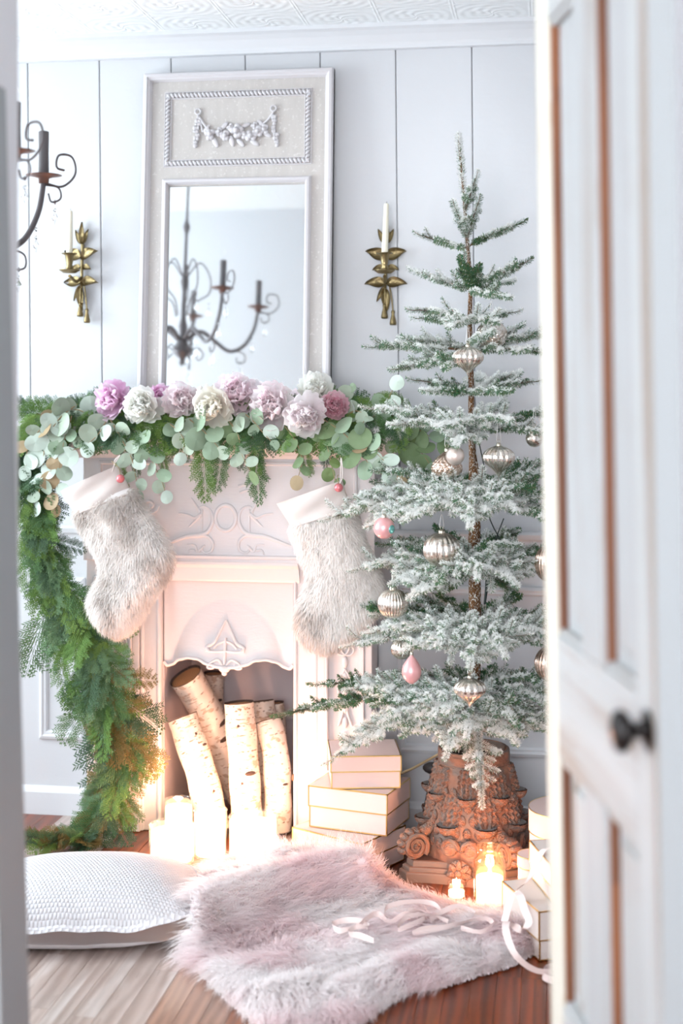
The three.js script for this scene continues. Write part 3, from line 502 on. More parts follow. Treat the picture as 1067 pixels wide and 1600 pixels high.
log('short birch stub with dark bark behind the curved log', [onFloor(440, -0.13, 0.01), W(437, 1180, -0.13), W(432, 1098, -0.13)], 0.027, 0.025, 7, [[0.7, 2.3, 0.012], [0.85, 2.6, 0.01]]);

// ================================================================ lit candles: glass holders, wax, flame and the light of the flame
const clearGlass = phys(0xffffff, 0, { transmission: 1, thickness: 0, ior: 1.7, name: 'clear_glass' });
const jarGlass = phys(new THREE.Color(1, 0.93, 0.82), 0, { transmission: 1, thickness: 0, ior: 1.8, name: 'jar_glass' });
const glowWax = phys(new THREE.Color(0.9, 0.8, 0.62), 0.5, { emissive: new THREE.Color(1, 0.74, 0.42), emissiveIntensity: 3.2, name: 'candle_lit_wax' });
const flameM = std(new THREE.Color(1, 0.8, 0.5), 0.6, { emissive: new THREE.Color(1, 0.66, 0.26), emissiveIntensity: 22, name: 'flame' }), wickM = std(0x1c1410, 0.9);
const flameGeo = lathe([[0, 0], [0.0035, 0.003], [0.005, 0.009], [0.004, 0.017], [0.0015, 0.026], [0, 0.032]], 14);
function flame(g, x, y, z, power) {
  part(g, 'wick', tube([V(x, y - 0.006, z), V(x, y + 0.004, z)], 0.0008, 3, 5), wickM);
  part(g, 'flame', flameGeo.clone().translate(x, y + 0.002, z), flameM);
  const l = new THREE.PointLight(new THREE.Color(1, 0.49, 0.32), power * 0.7, 0, 2); l.position.set(x, y + 0.014, z); l.castShadow = true; l.shadow.radius = 0.6; l.name = 'candle_light'; g.add(l);
}
function jarCandle(label, at, r, h, fill, power) {
  const g = thing('jar_candle', label, 'candle', at, 0, 'lit candles in glass jars before the fireplace');
  part(g, 'glass_jar', lathe([[0, 0.001], [r - 0.003, 0.001], [r, 0.005], [r, h - 0.012], [r - 0.001, h - 0.006], [r + 0.0015, h - 0.002], [r, h], [r - 0.002, h - 0.001], [r - 0.003, h - 0.006], [r - 0.003, 0.008], [0, 0.006]], 36), clearGlass, 'clear glass jar');
  part(g, 'wax', lathe([[0, 0.008], [r - 0.006, 0.009], [r - 0.005, 0.014], [r - 0.005, h * fill + 0.002], [r - 0.009, h * fill - 0.001], [r * 0.4, h * fill - 0.005], [0, h * fill - 0.006]], 32), glowWax, 'glowing wax');
  flame(g, 0, h * fill - 0.004, 0, power);
}
const jarAt = (px, d) => { const p = A(px, 1300, d); return V(p.x, 0, p.z); };
jarCandle('wide lit jar candle at the front left of the hearth', jarAt(268, 4.0), 0.064, 0.108, 0.8, 0.3);
jarCandle('narrow taller lit jar candle behind the wide left one', jarAt(279, 4.125), 0.044, 0.142, 0.84, 0.3);
jarCandle('tall lit jar candle in the middle before the leaning log', jarAt(329, 4.045), 0.047, 0.137, 0.84, 0.32);
jarCandle('widest lit jar candle before the upright log', jarAt(396, 4.03), 0.07, 0.124, 0.8, 0.4);
{ // mason jar and tealight by the tree
  const p = A(765, 1400, 3.655), r = 0.041, h = 0.158, g = thing('mason_jar', 'clear glass preserving jar with a lit candle in front of the stone tree pot', 'jar', V(p.x, 0, p.z));
  const jw = [[0, 0.002], [r - 0.004, 0.002], [r, 0.008], [r + 0.001, 0.02], [r + 0.001, h - 0.042], [r - 0.002, h - 0.032], [r - 0.006, h - 0.026], [r - 0.006, h - 0.018], [r - 0.004, h - 0.016], [r - 0.006, h - 0.013], [r - 0.006, h - 0.009], [r - 0.004, h - 0.007], [r - 0.006, h - 0.004], [r - 0.007, h], [r - 0.009, h - 0.001], [r - 0.009, h - 0.024], [r - 0.004, h - 0.04], [r - 0.003, 0.012], [0, 0.008]];
  part(g, 'glass', lathe(jw, 40), jarGlass, 'clear glass with a threaded neck');
  part(g, 'wax', lathe([[0, 0.009], [r - 0.007, 0.01], [r - 0.006, 0.014], [r - 0.006, 0.078], [r - 0.012, 0.076], [0, 0.073]], 32), glowWax, 'glowing wax');
  flame(g, 0, 0.078, 0, 0.14);
  const q = A(713, 1395, 3.715), t = thing('tealight_holder', 'small squat glass tealight holder with a lit candle beside the preserving jar', 'candle holder', V(q.x, 0, q.z));
  part(t, 'glass', lathe([[0, 0.001], [0.022, 0.001], [0.0245, 0.005], [0.0245, 0.042], [0.0235, 0.044], [0.0225, 0.042], [0.0225, 0.008], [0, 0.005]], 32), clearGlass, 'clear glass cup');
  part(t, 'wax', lathe([[0, 0.006], [0.021, 0.007], [0.021, 0.02], [0.018, 0.019], [0, 0.018]], 24), glowWax, 'glowing wax');
  flame(t, 0, 0.021, 0, 0.07);
}

// ================================================================ gift boxes with gold edges
const boxPaper = std(new THREE.Color(0.73, 0.55, 0.51), 0.55, { bumpMap: paintBump, bumpScale: 0.0003, name: 'blush_box_paper' }), whitePaper = std(new THREE.Color(0.68, 0.6, 0.56), 0.5, { name: 'white_box_paper' }), gold = std(new THREE.Color(0.83, 0.62, 0.25), 0.28, { metalness: 1, name: 'gold_edge' });
function goldEdges(x0, x1, y0, y1, z0, z1, t = 0.0034) {
  const q = [], o = 0.0006, e = (a, b, c, d, f, k) => q.push(box(a, b, c, d, f, k));
  for (const y of [y0, y1 - t]) for (const z of [z0 - o, z1 + o - t]) e(x0 - o, x1 + o, y, y + t, z, z + t);
  for (const y of [y0, y1 - t]) for (const x of [x0 - o, x1 + o - t]) e(x, x + t, y, y + t, z0 - o, z1 + o);
  for (const x of [x0 - o, x1 + o - t]) for (const z of [z0 - o, z1 + o - t]) e(x, x + t, y0, y1, z, z + t);
  return merge(q);
}
function giftBox(label, pos, turn, w, h, d, paper, group, side = -1, lidPart = 0.5) {   // pos: the front corner (side -1: right front, 1: left front)
  const g = thing('gift_box', label, 'gift box', pos, turn, group), x0 = side < 0 ? -w : 0, x1 = x0 + w, lh = h * lidPart, o = 0.0025;
  const b = part(g, 'base', box(x0 + o, x1 - o, 0.0006, h - 0.004, -d + o, -o, 0.001), paper);
  part(b, 'gold_edge', goldEdges(x0 + o, x1 - o, 0.0006, h - 0.004, -d + o, -o), gold, 'gold edge');
  const l = part(g, 'lid', box(x0, x1, h - lh, h, -d, 0, 0.001), paper);
  part(l, 'gold_edge', goldEdges(x0, x1, h - lh, h, -d, 0), gold, 'gold edge');
}
const D2R = Math.PI / 180, drop = (v, y) => V(v.x, y, v.z);
const LB = 'gift boxes stacked left of the tree', RB = 'gift boxes stacked right of the tree';
giftBox('blush pink gift box at the bottom of the left stack half hidden by fur', drop(A(565, 1319, 3.848), 0.001), -28.8 * D2R, 0.245, 0.1, 0.21, boxPaper, LB);
giftBox('large blush pink gift box in the middle of the left stack', drop(A(605, 1309, 3.9), 0.1025), -14.2 * D2R, 0.24, 0.118, 0.185, boxPaper, LB);
giftBox('small blush pink gift box on top of the left stack', drop(A(627, 1237, 3.955), 0.222), 11.5 * D2R, 0.199, 0.093, 0.185, boxPaper, LB);
giftBox('cream gift box on the floor at the bottom of the right stack', drop(A(842, 1503, 3.298), 0.001), 25.4 * D2R, 0.25, 0.118, 0.216, whitePaper, RB, 1, 0.6);
giftBox('smaller cream gift box lying on the bottom box of the right stack', drop(A(861, 1414, 3.348), 0.1205), 16.8 * D2R, 0.2, 0.091, 0.188, whitePaper, RB, 1, 0.6);
function roundBox(label, pos, r, h, lid) {
  const g = thing('round_gift_box', label, 'gift box', pos);
  part(g, 'base', lathe([[0, 0.001], [r - 0.003, 0.001], [r - 0.002, 0.003], [r - 0.002, h - 0.005], [0, h - 0.005]], 48), boxPaper);
  const l = part(g, 'lid', lathe([[r - 0.002, h - lid], [r, h - lid], [r, h - 0.001], [r - 0.002, h], [0, h]], 48), boxPaper);
  for (const y of [h - 0.001, h - lid + 0.001]) part(l, 'gold_edge', new THREE.TorusGeometry(r, 0.0014, 6, 56).rotateX(Math.PI / 2).translate(0, y, 0), gold, 'gold edge');
}
{ const p = A(893, 1300, 3.70), q = A(834, 1300, 3.585);
  roundBox('large round blush hat box with gold rim behind the right stack', V(p.x, 0, p.z), 0.112, 0.245, 0.062);
  roundBox('small round blush box with gold rim beside the preserving jar', V(q.x, 0, q.z), 0.042, 0.16, 0.03); }
// ================================================================ terracotta pot: an old capital standing upside down
const POT = A(740, 1300, 3.95); POT.y = 0;
{
  const tT = tex(512, 512, (u, v) => { const n = fbm(u * 10, v * 10, 5, 10, 4), d = fbm(u * 6, v * 6, 4, 6, 14); let c = mix3([0.48, 0.31, 0.245], [0.66, 0.49, 0.4], n); return mix3(c, [0.46, 0.42, 0.4], sstep(d, 0.42, 0.66) * 0.75); });
  const tB = tex(512, 512, (u, v) => 0.6 * fbm(u * 14, v * 14, 4, 14, 2) + 0.4 * Math.pow(vnoise(u * 26, v * 26, 26, 6), 2), false);
  const terra = std(0xffffff, 0.85, { map: tT, bumpMap: tB, bumpScale: 0.006, name: 'terracotta' }), dust = std(new THREE.Color(0.2, 0.18, 0.17), 0.95, { bumpMap: tB, bumpScale: 0.002, name: 'dusty_terracotta' });
  const g = thing('tree_pot', 'terracotta tree pot shaped like an upturned leafy column capital with scrolls', 'pot', POT, -11.3 * D2R);
  const prof = [[0.142, 0.05], [0.14, 0.09], [0.134, 0.13], [0.126, 0.18], [0.117, 0.23], [0.106, 0.28], [0.101, 0.3], [0.099, 0.303], [0.1, 0.307], [0.101, 0.322], [0.1, 0.338], [0.096, 0.341], [0.09, 0.339], [0.088, 0.32], [0.086, 0.31]];
  const rad = (y) => { for (let i = 1; i < 7; i++) if (y <= prof[i][1]) { const f = (y - prof[i - 1][1]) / (prof[i][1] - prof[i - 1][1]); return lerp(prof[i - 1][0], prof[i][0], f); } return 0.101; };
  part(g, 'bell', (() => { const q = lathe(prof, 56), uv = q.attributes.uv; for (let i = 0; i < uv.count; i++) uv.setXY(i, uv.getX(i) * 2.4, uv.getY(i) * 1.5); return q; })(), terra);
  part(g, 'soil', lathe([[0.089, 0.318], [0.06, 0.324], [0.02, 0.33], [0, 0.331]], 28), std(0x2a201a, 1, { bumpMap: tB, bumpScale: 0.012 }));
  // two tiers of leaves: ribbed blade down the bell, tip curled out into a scalloped lip with a dusty top
  const blade = (y0, y1, w) => { const f = (u, v) => { const s = u * 2 - 1, y = lerp(y0, y1, v), hw = w * (0.55 + 0.45 * Math.sin(Math.PI * (0.15 + 0.75 * v))) * (1 + 0.1 * Math.sin(v * 34)), a = s * hw / rad(y), rr = rad(y) + 0.002 + 0.007 * (1 - s * s) * (0.5 + 0.5 * v) + 0.0035 * Math.cos(s * 15) + 0.003 * Math.sin(v * 34 + Math.abs(s) * 6) - (Math.abs(s) > 0.92 ? 0.006 : 0); return V(Math.sin(a) * rr, y, Math.cos(a) * rr); }; return grid(26, 22, f); };
  const lip = (y, w, out) => grid(20, 9, (u, v) => { const a = u * Math.PI, b = v * Math.PI / 2, r = rad(y), k = 1 + 0.06 * Math.cos(a * 14) * Math.sin(b); return V(Math.cos(a) * -w * Math.sin(b) * k, y - 0.027 * Math.cos(b) * k, r + 0.002 + Math.sin(a) * out * Math.sin(b) * k); });
  const lipTop = (y, w, out) => grid(20, 3, (u, v) => { const a = u * Math.PI, q = 1 - v; return V(Math.cos(a) * w * q * 1.01, y + 0.002 - 0.006 * v, rad(y) - 0.004 + Math.sin(a) * out * q * 1.03); });
  const tiers = [[0.3, 0.222, 0.031, 0.027, 0.03, 0], [0.235, 0.145, 0.036, 0.032, 0.036, 0.5]];
  for (const [y0, y1, w, lw, out, off] of tiers) for (let k = 0; k < 8; k++) {
    const a = (k + off) * Math.PI / 4 + 0.1, q = new THREE.Quaternion().setFromAxisAngle(V(0, 1, 0), a);
    const l = part(g, 'leaf', blade(y0, y1, w), terra); l.quaternion.copy(q);
    part(l, 'leaf_lip', lip(y1 + 0.008, lw, out), terra); part(l, 'lip_top', lipTop(y1 + 0.008, lw, out), dust, 'dusty grey top of the lip');
  }
  // small scales between the tiers
  { const q = []; for (let r = 0; r < 5; r++) for (let k = 0; k < 26; k++) { const y = 0.1 + r * 0.034, a = (k + (r % 2) * 0.5) / 26 * 2 * Math.PI, rr = rad(y) + 0.001; q.push(new THREE.SphereGeometry(1, 7, 5).scale(0.013, 0.016, 0.006).rotateX(-0.15).translate(0, y, rr).rotateY(a)); } const m = part(g, 'scale_carving', merge(q), terra); m.userData.kind = 'stuff'; }
  // abacus: square with hollow sides and clipped corners, in three steps
  const ab = (s, hollow, clip) => { const p = []; for (let k = 0; k < 4; k++) { const R = (x, y) => { const a = k * Math.PI / 2; p.push([x * Math.cos(a) - y * Math.sin(a), x * Math.sin(a) + y * Math.cos(a)]); }; for (let i = 0; i <= 12; i++) { const t = i / 12 * 2 - 1; R(t * (s - clip), -s + hollow * (1 - t * t)); } } return p; };
  const slab = (s, hol, clip, y, h, bv) => plate(ab(s, hol, clip), h, bv).rotateX(-Math.PI / 2).translate(0, y, 0);
  part(g, 'abacus', merge([slab(0.174, 0.02, 0.03, 0.001, 0.026, 0.005), slab(0.166, 0.02, 0.028, 0.025, 0.014, 0.005), slab(0.156, 0.02, 0.026, 0.037, 0.018, 0.006)]), terra);
  const rosette = (() => { const q = [ball(0, 0, 0.01, 0.011, 0.011, 0.009)]; for (let k = 0; k < 7; k++) q.push(new THREE.SphereGeometry(1, 10, 7).scale(0.009, 0.018, 0.008).translate(0, 0.019, 0.003).rotateZ(k * 0.8976)); q.push(ball(0, 0, -0.006, 0.034, 0.034, 0.01, 20, 8)); return merge(q); })();
  for (let k = 0; k < 4; k++) { const a = k * Math.PI / 2, m = part(g, 'rosette', rosette, terra); m.position.set(Math.sin(a) * 0.157, 0.036, Math.cos(a) * 0.157); m.rotation.y = a; }
  const vol = (() => { const q = [], sp = spiral(0, 0, 0.036, 0.007, -2.4, -2.1, 50).map((p) => V(p.x, p.y, 0)); for (const z of [-0.017, 0.017]) q.push(tube(sp.map((p) => V(p.x, p.y, z)), (t) => 0.0085 - 0.0035 * t, 60, 7)); q.push(new THREE.CylinderGeometry(0.035, 0.035, 0.03, 24).rotateX(Math.PI / 2), ball(0, 0, 0, 0.01, 0.01, 0.025)); for (let k = 0; k < 7; k++) q.push(new THREE.SphereGeometry(1, 9, 6).scale(0.012, 0.011, 0.02).translate(0.037 * Math.cos(k * 0.52 - 0.3), 0.037 * Math.sin(k * 0.52 - 0.3), 0)); q.push(tube([V(-0.022, 0.028, 0), V(-0.06, 0.05, 0), V(-0.09, 0.095, 0)], (t) => 0.017 - 0.006 * t, 14, 8)); return merge(q); })();
  for (let k = 0; k < 4; k++) { const a = Math.PI / 4 + k * Math.PI / 2, m = part(g, 'volute', vol, terra); m.position.set(Math.cos(a) * 0.192, 0.092, -Math.sin(a) * 0.192); m.rotation.y = a; }
  const mid = (() => { const q = []; for (const s of [-1, 1]) q.push(tube(spiral(s * 0.03, 0, 0.025, 0.005, s > 0 ? Math.PI : 0, s * -1.6, 36), (t) => 0.0075 - 0.003 * t, 46, 7)); q.push(ball(0.03, 0, -0.004, 0.022, 0.022, 0.012), ball(-0.03, 0, -0.004, 0.022, 0.022, 0.012)); return merge(q); })();
  for (let k = 0; k < 4; k++) { const a = k * Math.PI / 2, m = part(g, 'small_scrolls', mid, terra); m.position.set(Math.sin(a) * 0.146, 0.095, Math.cos(a) * 0.146); m.rotation.y = a; }
}
{ // cable with a dark plug behind the pot
  const g = thing('extension_cord', 'pale cable with a dark plug on the floor behind the tree pot', 'cord'), a = W(690, 1176, 0.2), b = W(592, 1232, 0.09);
  part(g, 'cable', tube([V(a.x, a.y, 0.2), W(650, 1198, 0.13), b, V(b.x + 0.012, 0.04, 0.1), V(b.x + 0.03, 0.006, 0.13)], 0.004, 40, 7), std(0xb9a27e, 0.5));
  part(g, 'plug', (() => { const p = W(676, 1200, 0.12); return merge([ball(p.x, p.y, p.z, 0.03, 0.018, 0.018), tube([V(p.x, p.y, p.z), V(p.x - 0.03, 0.08, p.z - 0.03), V(p.x - 0.05, 0.004, p.z - 0.02)], 0.004, 20, 7)]); })(), std(0x3a3434, 0.5), 'dark plug');
}
// ================================================================ frosted fir in the pot
const TZ = POT.z, trunkPts = [[742, 1172], [741, 1090], [742, 950], [741, 860], [742, 760], [737, 690], [736, 600], [734, 500], [735, 440], [730, 380], [724, 300], [717, 222]].map(([x, y]) => W(x, y, TZ));
const barkT = tex(256, 256, (u, v) => { const n = fbm(u * 20, v * 20, 4, 20), f = vnoise(u * 60, v * 60, 60, 4); return f > 0.72 ? [0.86, 0.84, 0.82] : mix3([0.3, 0.19, 0.1], [0.58, 0.41, 0.25], n); });
const trunkM = std(0xffffff, 0.9, { map: barkT, bumpMap: barkT, bumpScale: 0.003, name: 'tree_bark' }), needleM = phys(0xffffff, 1, { vertexColors: true, side: THREE.DoubleSide, transmission: 0.45, thickness: 0, specularIntensity: 0.3, name: 'frosted_needles' });
barkT.repeat.set(1, 8);
function twigGeo(seed, frost, n = 130, L = 0.1) {          // one twig along +x, 10 cm: thin stem, needles all round, frost heaviest on top
  const r = rng(seed), pos = [], nor = [], col = [], idx = [], G = [[0.02, 0.12, 0.03], [0.03, 0.16, 0.06], [0.11, 0.19, 0.06]], FR = [0.99, 0.99, 0.98];
  const y = (t) => -0.004 * Math.sin(t * 3) + 0.003 * t;
  for (let k = 0; k < n; k++) {
    const t = Math.pow(k / n, 0.92), a = k * 2.39996 + r() * 0.8, tip = sstep(t, 0.8, 1), up = Math.sin(a), lean = lerp(0.95, 0.35, tip) + (r() - 0.5) * 0.35, l = 0.0145 * (0.75 + 0.5 * r()) * (1 - 0.25 * tip), w = 0.00105 + 0.0005 * r();
    const rad = V(0, Math.sin(a) * 0.8 + 0.15, Math.cos(a)).normalize(), d = V(Math.cos(lean), 0, 0).addScaledVector(rad, Math.sin(lean)), s = d.clone().cross(rad).normalize(), p = V(t * L, y(t), 0).addScaledVector(rad, 0.001), m = p.clone().addScaledVector(d, l * 0.55).addScaledVector(rad, 0.0007), e = p.clone().addScaledVector(d, l);
    const i = pos.length / 3, nn = d.clone().cross(s).normalize(); if (nn.dot(rad) < 0) nn.negate();
    const fr = r() < frost * (0.85 + 0.5 * up) ? 0.8 + 0.2 * r() : 0.08 * r() + frost * 0.16, g = G[Math.floor(r() * 3)], c0 = mix3(g, FR, fr * 0.7), c1 = mix3(g, FR, fr);
    for (const [q, c] of [[p, c0], [m.clone().addScaledVector(s, w), c1], [m.clone().addScaledVector(s, -w), c1], [e, c1]]) { pos.push(q.x, q.y, q.z); nor.push(nn.x, nn.y, nn.z); col.push(...c); }
    idx.push(i, i + 1, i + 2, i + 2, i + 1, i + 3);
  }
  for (let j = 0; j <= 4; j++) for (let k = 0; k < 4; k++) { const t = j / 4, a = k * Math.PI / 2, rr = 0.0016 * (1 - 0.5 * t); pos.push(t * L, y(t) + Math.sin(a) * rr, Math.cos(a) * rr); nor.push(0, Math.sin(a), Math.cos(a)); col.push(...mix3([0.2, 0.13, 0.07], FR, Math.sin(a) > 0.5 ? frost : 0.1)); }
  const b = pos.length / 3 - 20; for (let j = 0; j < 4; j++) for (let k = 0; k < 4; k++) { const q = b + j * 4 + k, s = b + j * 4 + (k + 1) % 4; idx.push(q, q + 4, s, s, q + 4, s + 4); }
  const g = new THREE.BufferGeometry(); g.setAttribute('position', new THREE.Float32BufferAttribute(pos, 3)); g.setAttribute('normal', new THREE.Float32BufferAttribute(nor, 3)); g.setAttribute('color', new THREE.Float32BufferAttribute(col, 3)); g.setIndex(idx); return g;
}
const TWIG = [twigGeo(1, 1.15), twigGeo(2, 0.85), twigGeo(3, 0.4), twigGeo(4, 0.06)];
const tree = thing('frosted_fir_tree', 'slender snow-flocked fir tree growing from the terracotta pot', 'tree');
tree.userData.kind = 'thing';
part(tree, 'trunk', tube(trunkPts, (t) => t < 0.42 ? 0.0185 - 0.003 * t + 0.003 * Math.exp(-Math.pow((t - 0.42) / 0.03, 2)) : t < 0.5 ? lerp(0.0205, 0.0095, sstep(t, 0.42, 0.5)) : lerp(0.0095, 0.003, (t - 0.5) / 0.5), 90, 10), trunkM);
part(tree, 'trunk_collar', (() => { const p = W(742, 897, TZ); return lathe([[0.017, -0.008], [0.0205, -0.007], [0.0205, 0.007], [0.017, 0.008]], 16).translate(p.x, p.y, p.z); })(), std(0x6a4030, 0.6));
const trunkC = new THREE.CatmullRomCurve3(trunkPts), trunkAtY = (y) => { let a = 0, b = 1; for (let i = 0; i < 30; i++) { const m = (a + b) / 2; trunkC.getPoint(m).y < y ? a = m : b = m; } return trunkC.getPoint(a); };
const TR = rng(77);
let nTwigs = 0;
// a bough from the trunk to its tip; sides: how long the side twigs are (share of the bough); frost 0..1
function bough(from, tip, sag, sides, frost, o = {}) {
  const L = from.distanceTo(tip), mid = from.clone().lerp(tip, 0.5); mid.y += sag;
  const c = new THREE.QuadraticBezierCurve3(from, mid, tip), N = Math.max(3, Math.round(L / 0.026)), sets = TWIG.map(() => []);
  const pick = () => { const q = frost + (TR() - 0.5) * 0.62 - 0.12; return q > 0.72 ? 0 : q > 0.45 ? 1 : q > 0.2 ? 2 : 3; };
  const put = (p, d, len, thick = 1) => { nTwigs++; sets[pick()].push(M4(p, basis(d, V(0.05 * (TR() - 0.5), 1, 0.05 * (TR() - 0.5))), V(len / 0.1, thick * (0.85 + 0.25 * TR()), thick * (0.85 + 0.25 * TR())))); };
  const bare = o.bare ?? 0.12;
  for (let i = 0; i < N; i++) {
    const t = bare + (1 - bare) * i / N, t2 = Math.min(1, bare + (1 - bare) * (i + 1) / N), p = c.getPoint(t), q = c.getPoint(t2), d = q.clone().sub(p), tan = d.clone().normalize();
    put(p, d, d.length() * 1.12 + 0.004, 0.95);
    const side = tan.clone().cross(V(0, 1, 0)).normalize(), env = Math.pow(Math.sin(Math.PI * Math.min(1, 0.12 + t * 0.86)), 0.8);
    for (const s of [-1, 1]) {
      if (TR() < (o.thin ?? 0.12)) continue;
      const l = sides * L * env * (0.7 + 0.6 * TR()), dir = tan.clone().multiplyScalar(0.75).addScaledVector(side, s * (0.75 + 0.3 * TR())).add(V(0, (TR() - 0.5) * 0.45 + (o.lift ?? 0.05), 0)).normalize();
      if (l < 0.018) continue;
      put(p, dir, l);
      if (l > 0.06) for (const s2 of [-1, 1]) { const pp = p.clone().addScaledVector(dir, l * (0.35 + 0.25 * TR())), d2 = dir.clone().multiplyScalar(0.8).addScaledVector(side.clone().applyAxisAngle(V(0, 1, 0), 0.4 * s), s2 * 0.6).add(V(0, (TR() - 0.5) * 0.5, 0)).normalize(); put(pp, d2, l * (0.4 + 0.25 * TR())); }
    }
    if (o.top && TR() < o.top) put(p, tan.clone().multiplyScalar(0.8).add(V((TR() - 0.5) * 0.6, 0.55, (TR() - 0.5) * 0.6)).normalize(), 0.035 + 0.03 * TR());
  }
  put(c.getPoint(0.97), c.getTangent(1), 0.03 + L * 0.08, 1);
  const b = part(tree, 'bough', tube([from, c.getPoint(0.5), tip], (t) => (0.0048 - 0.0035 * t) * Math.min(1.2, 0.5 + L * 1.6), 14, 6), trunkM);
  sets.forEach((m, i) => m.length && copies(b, 'needles', TWIG[i], needleM, m));
}
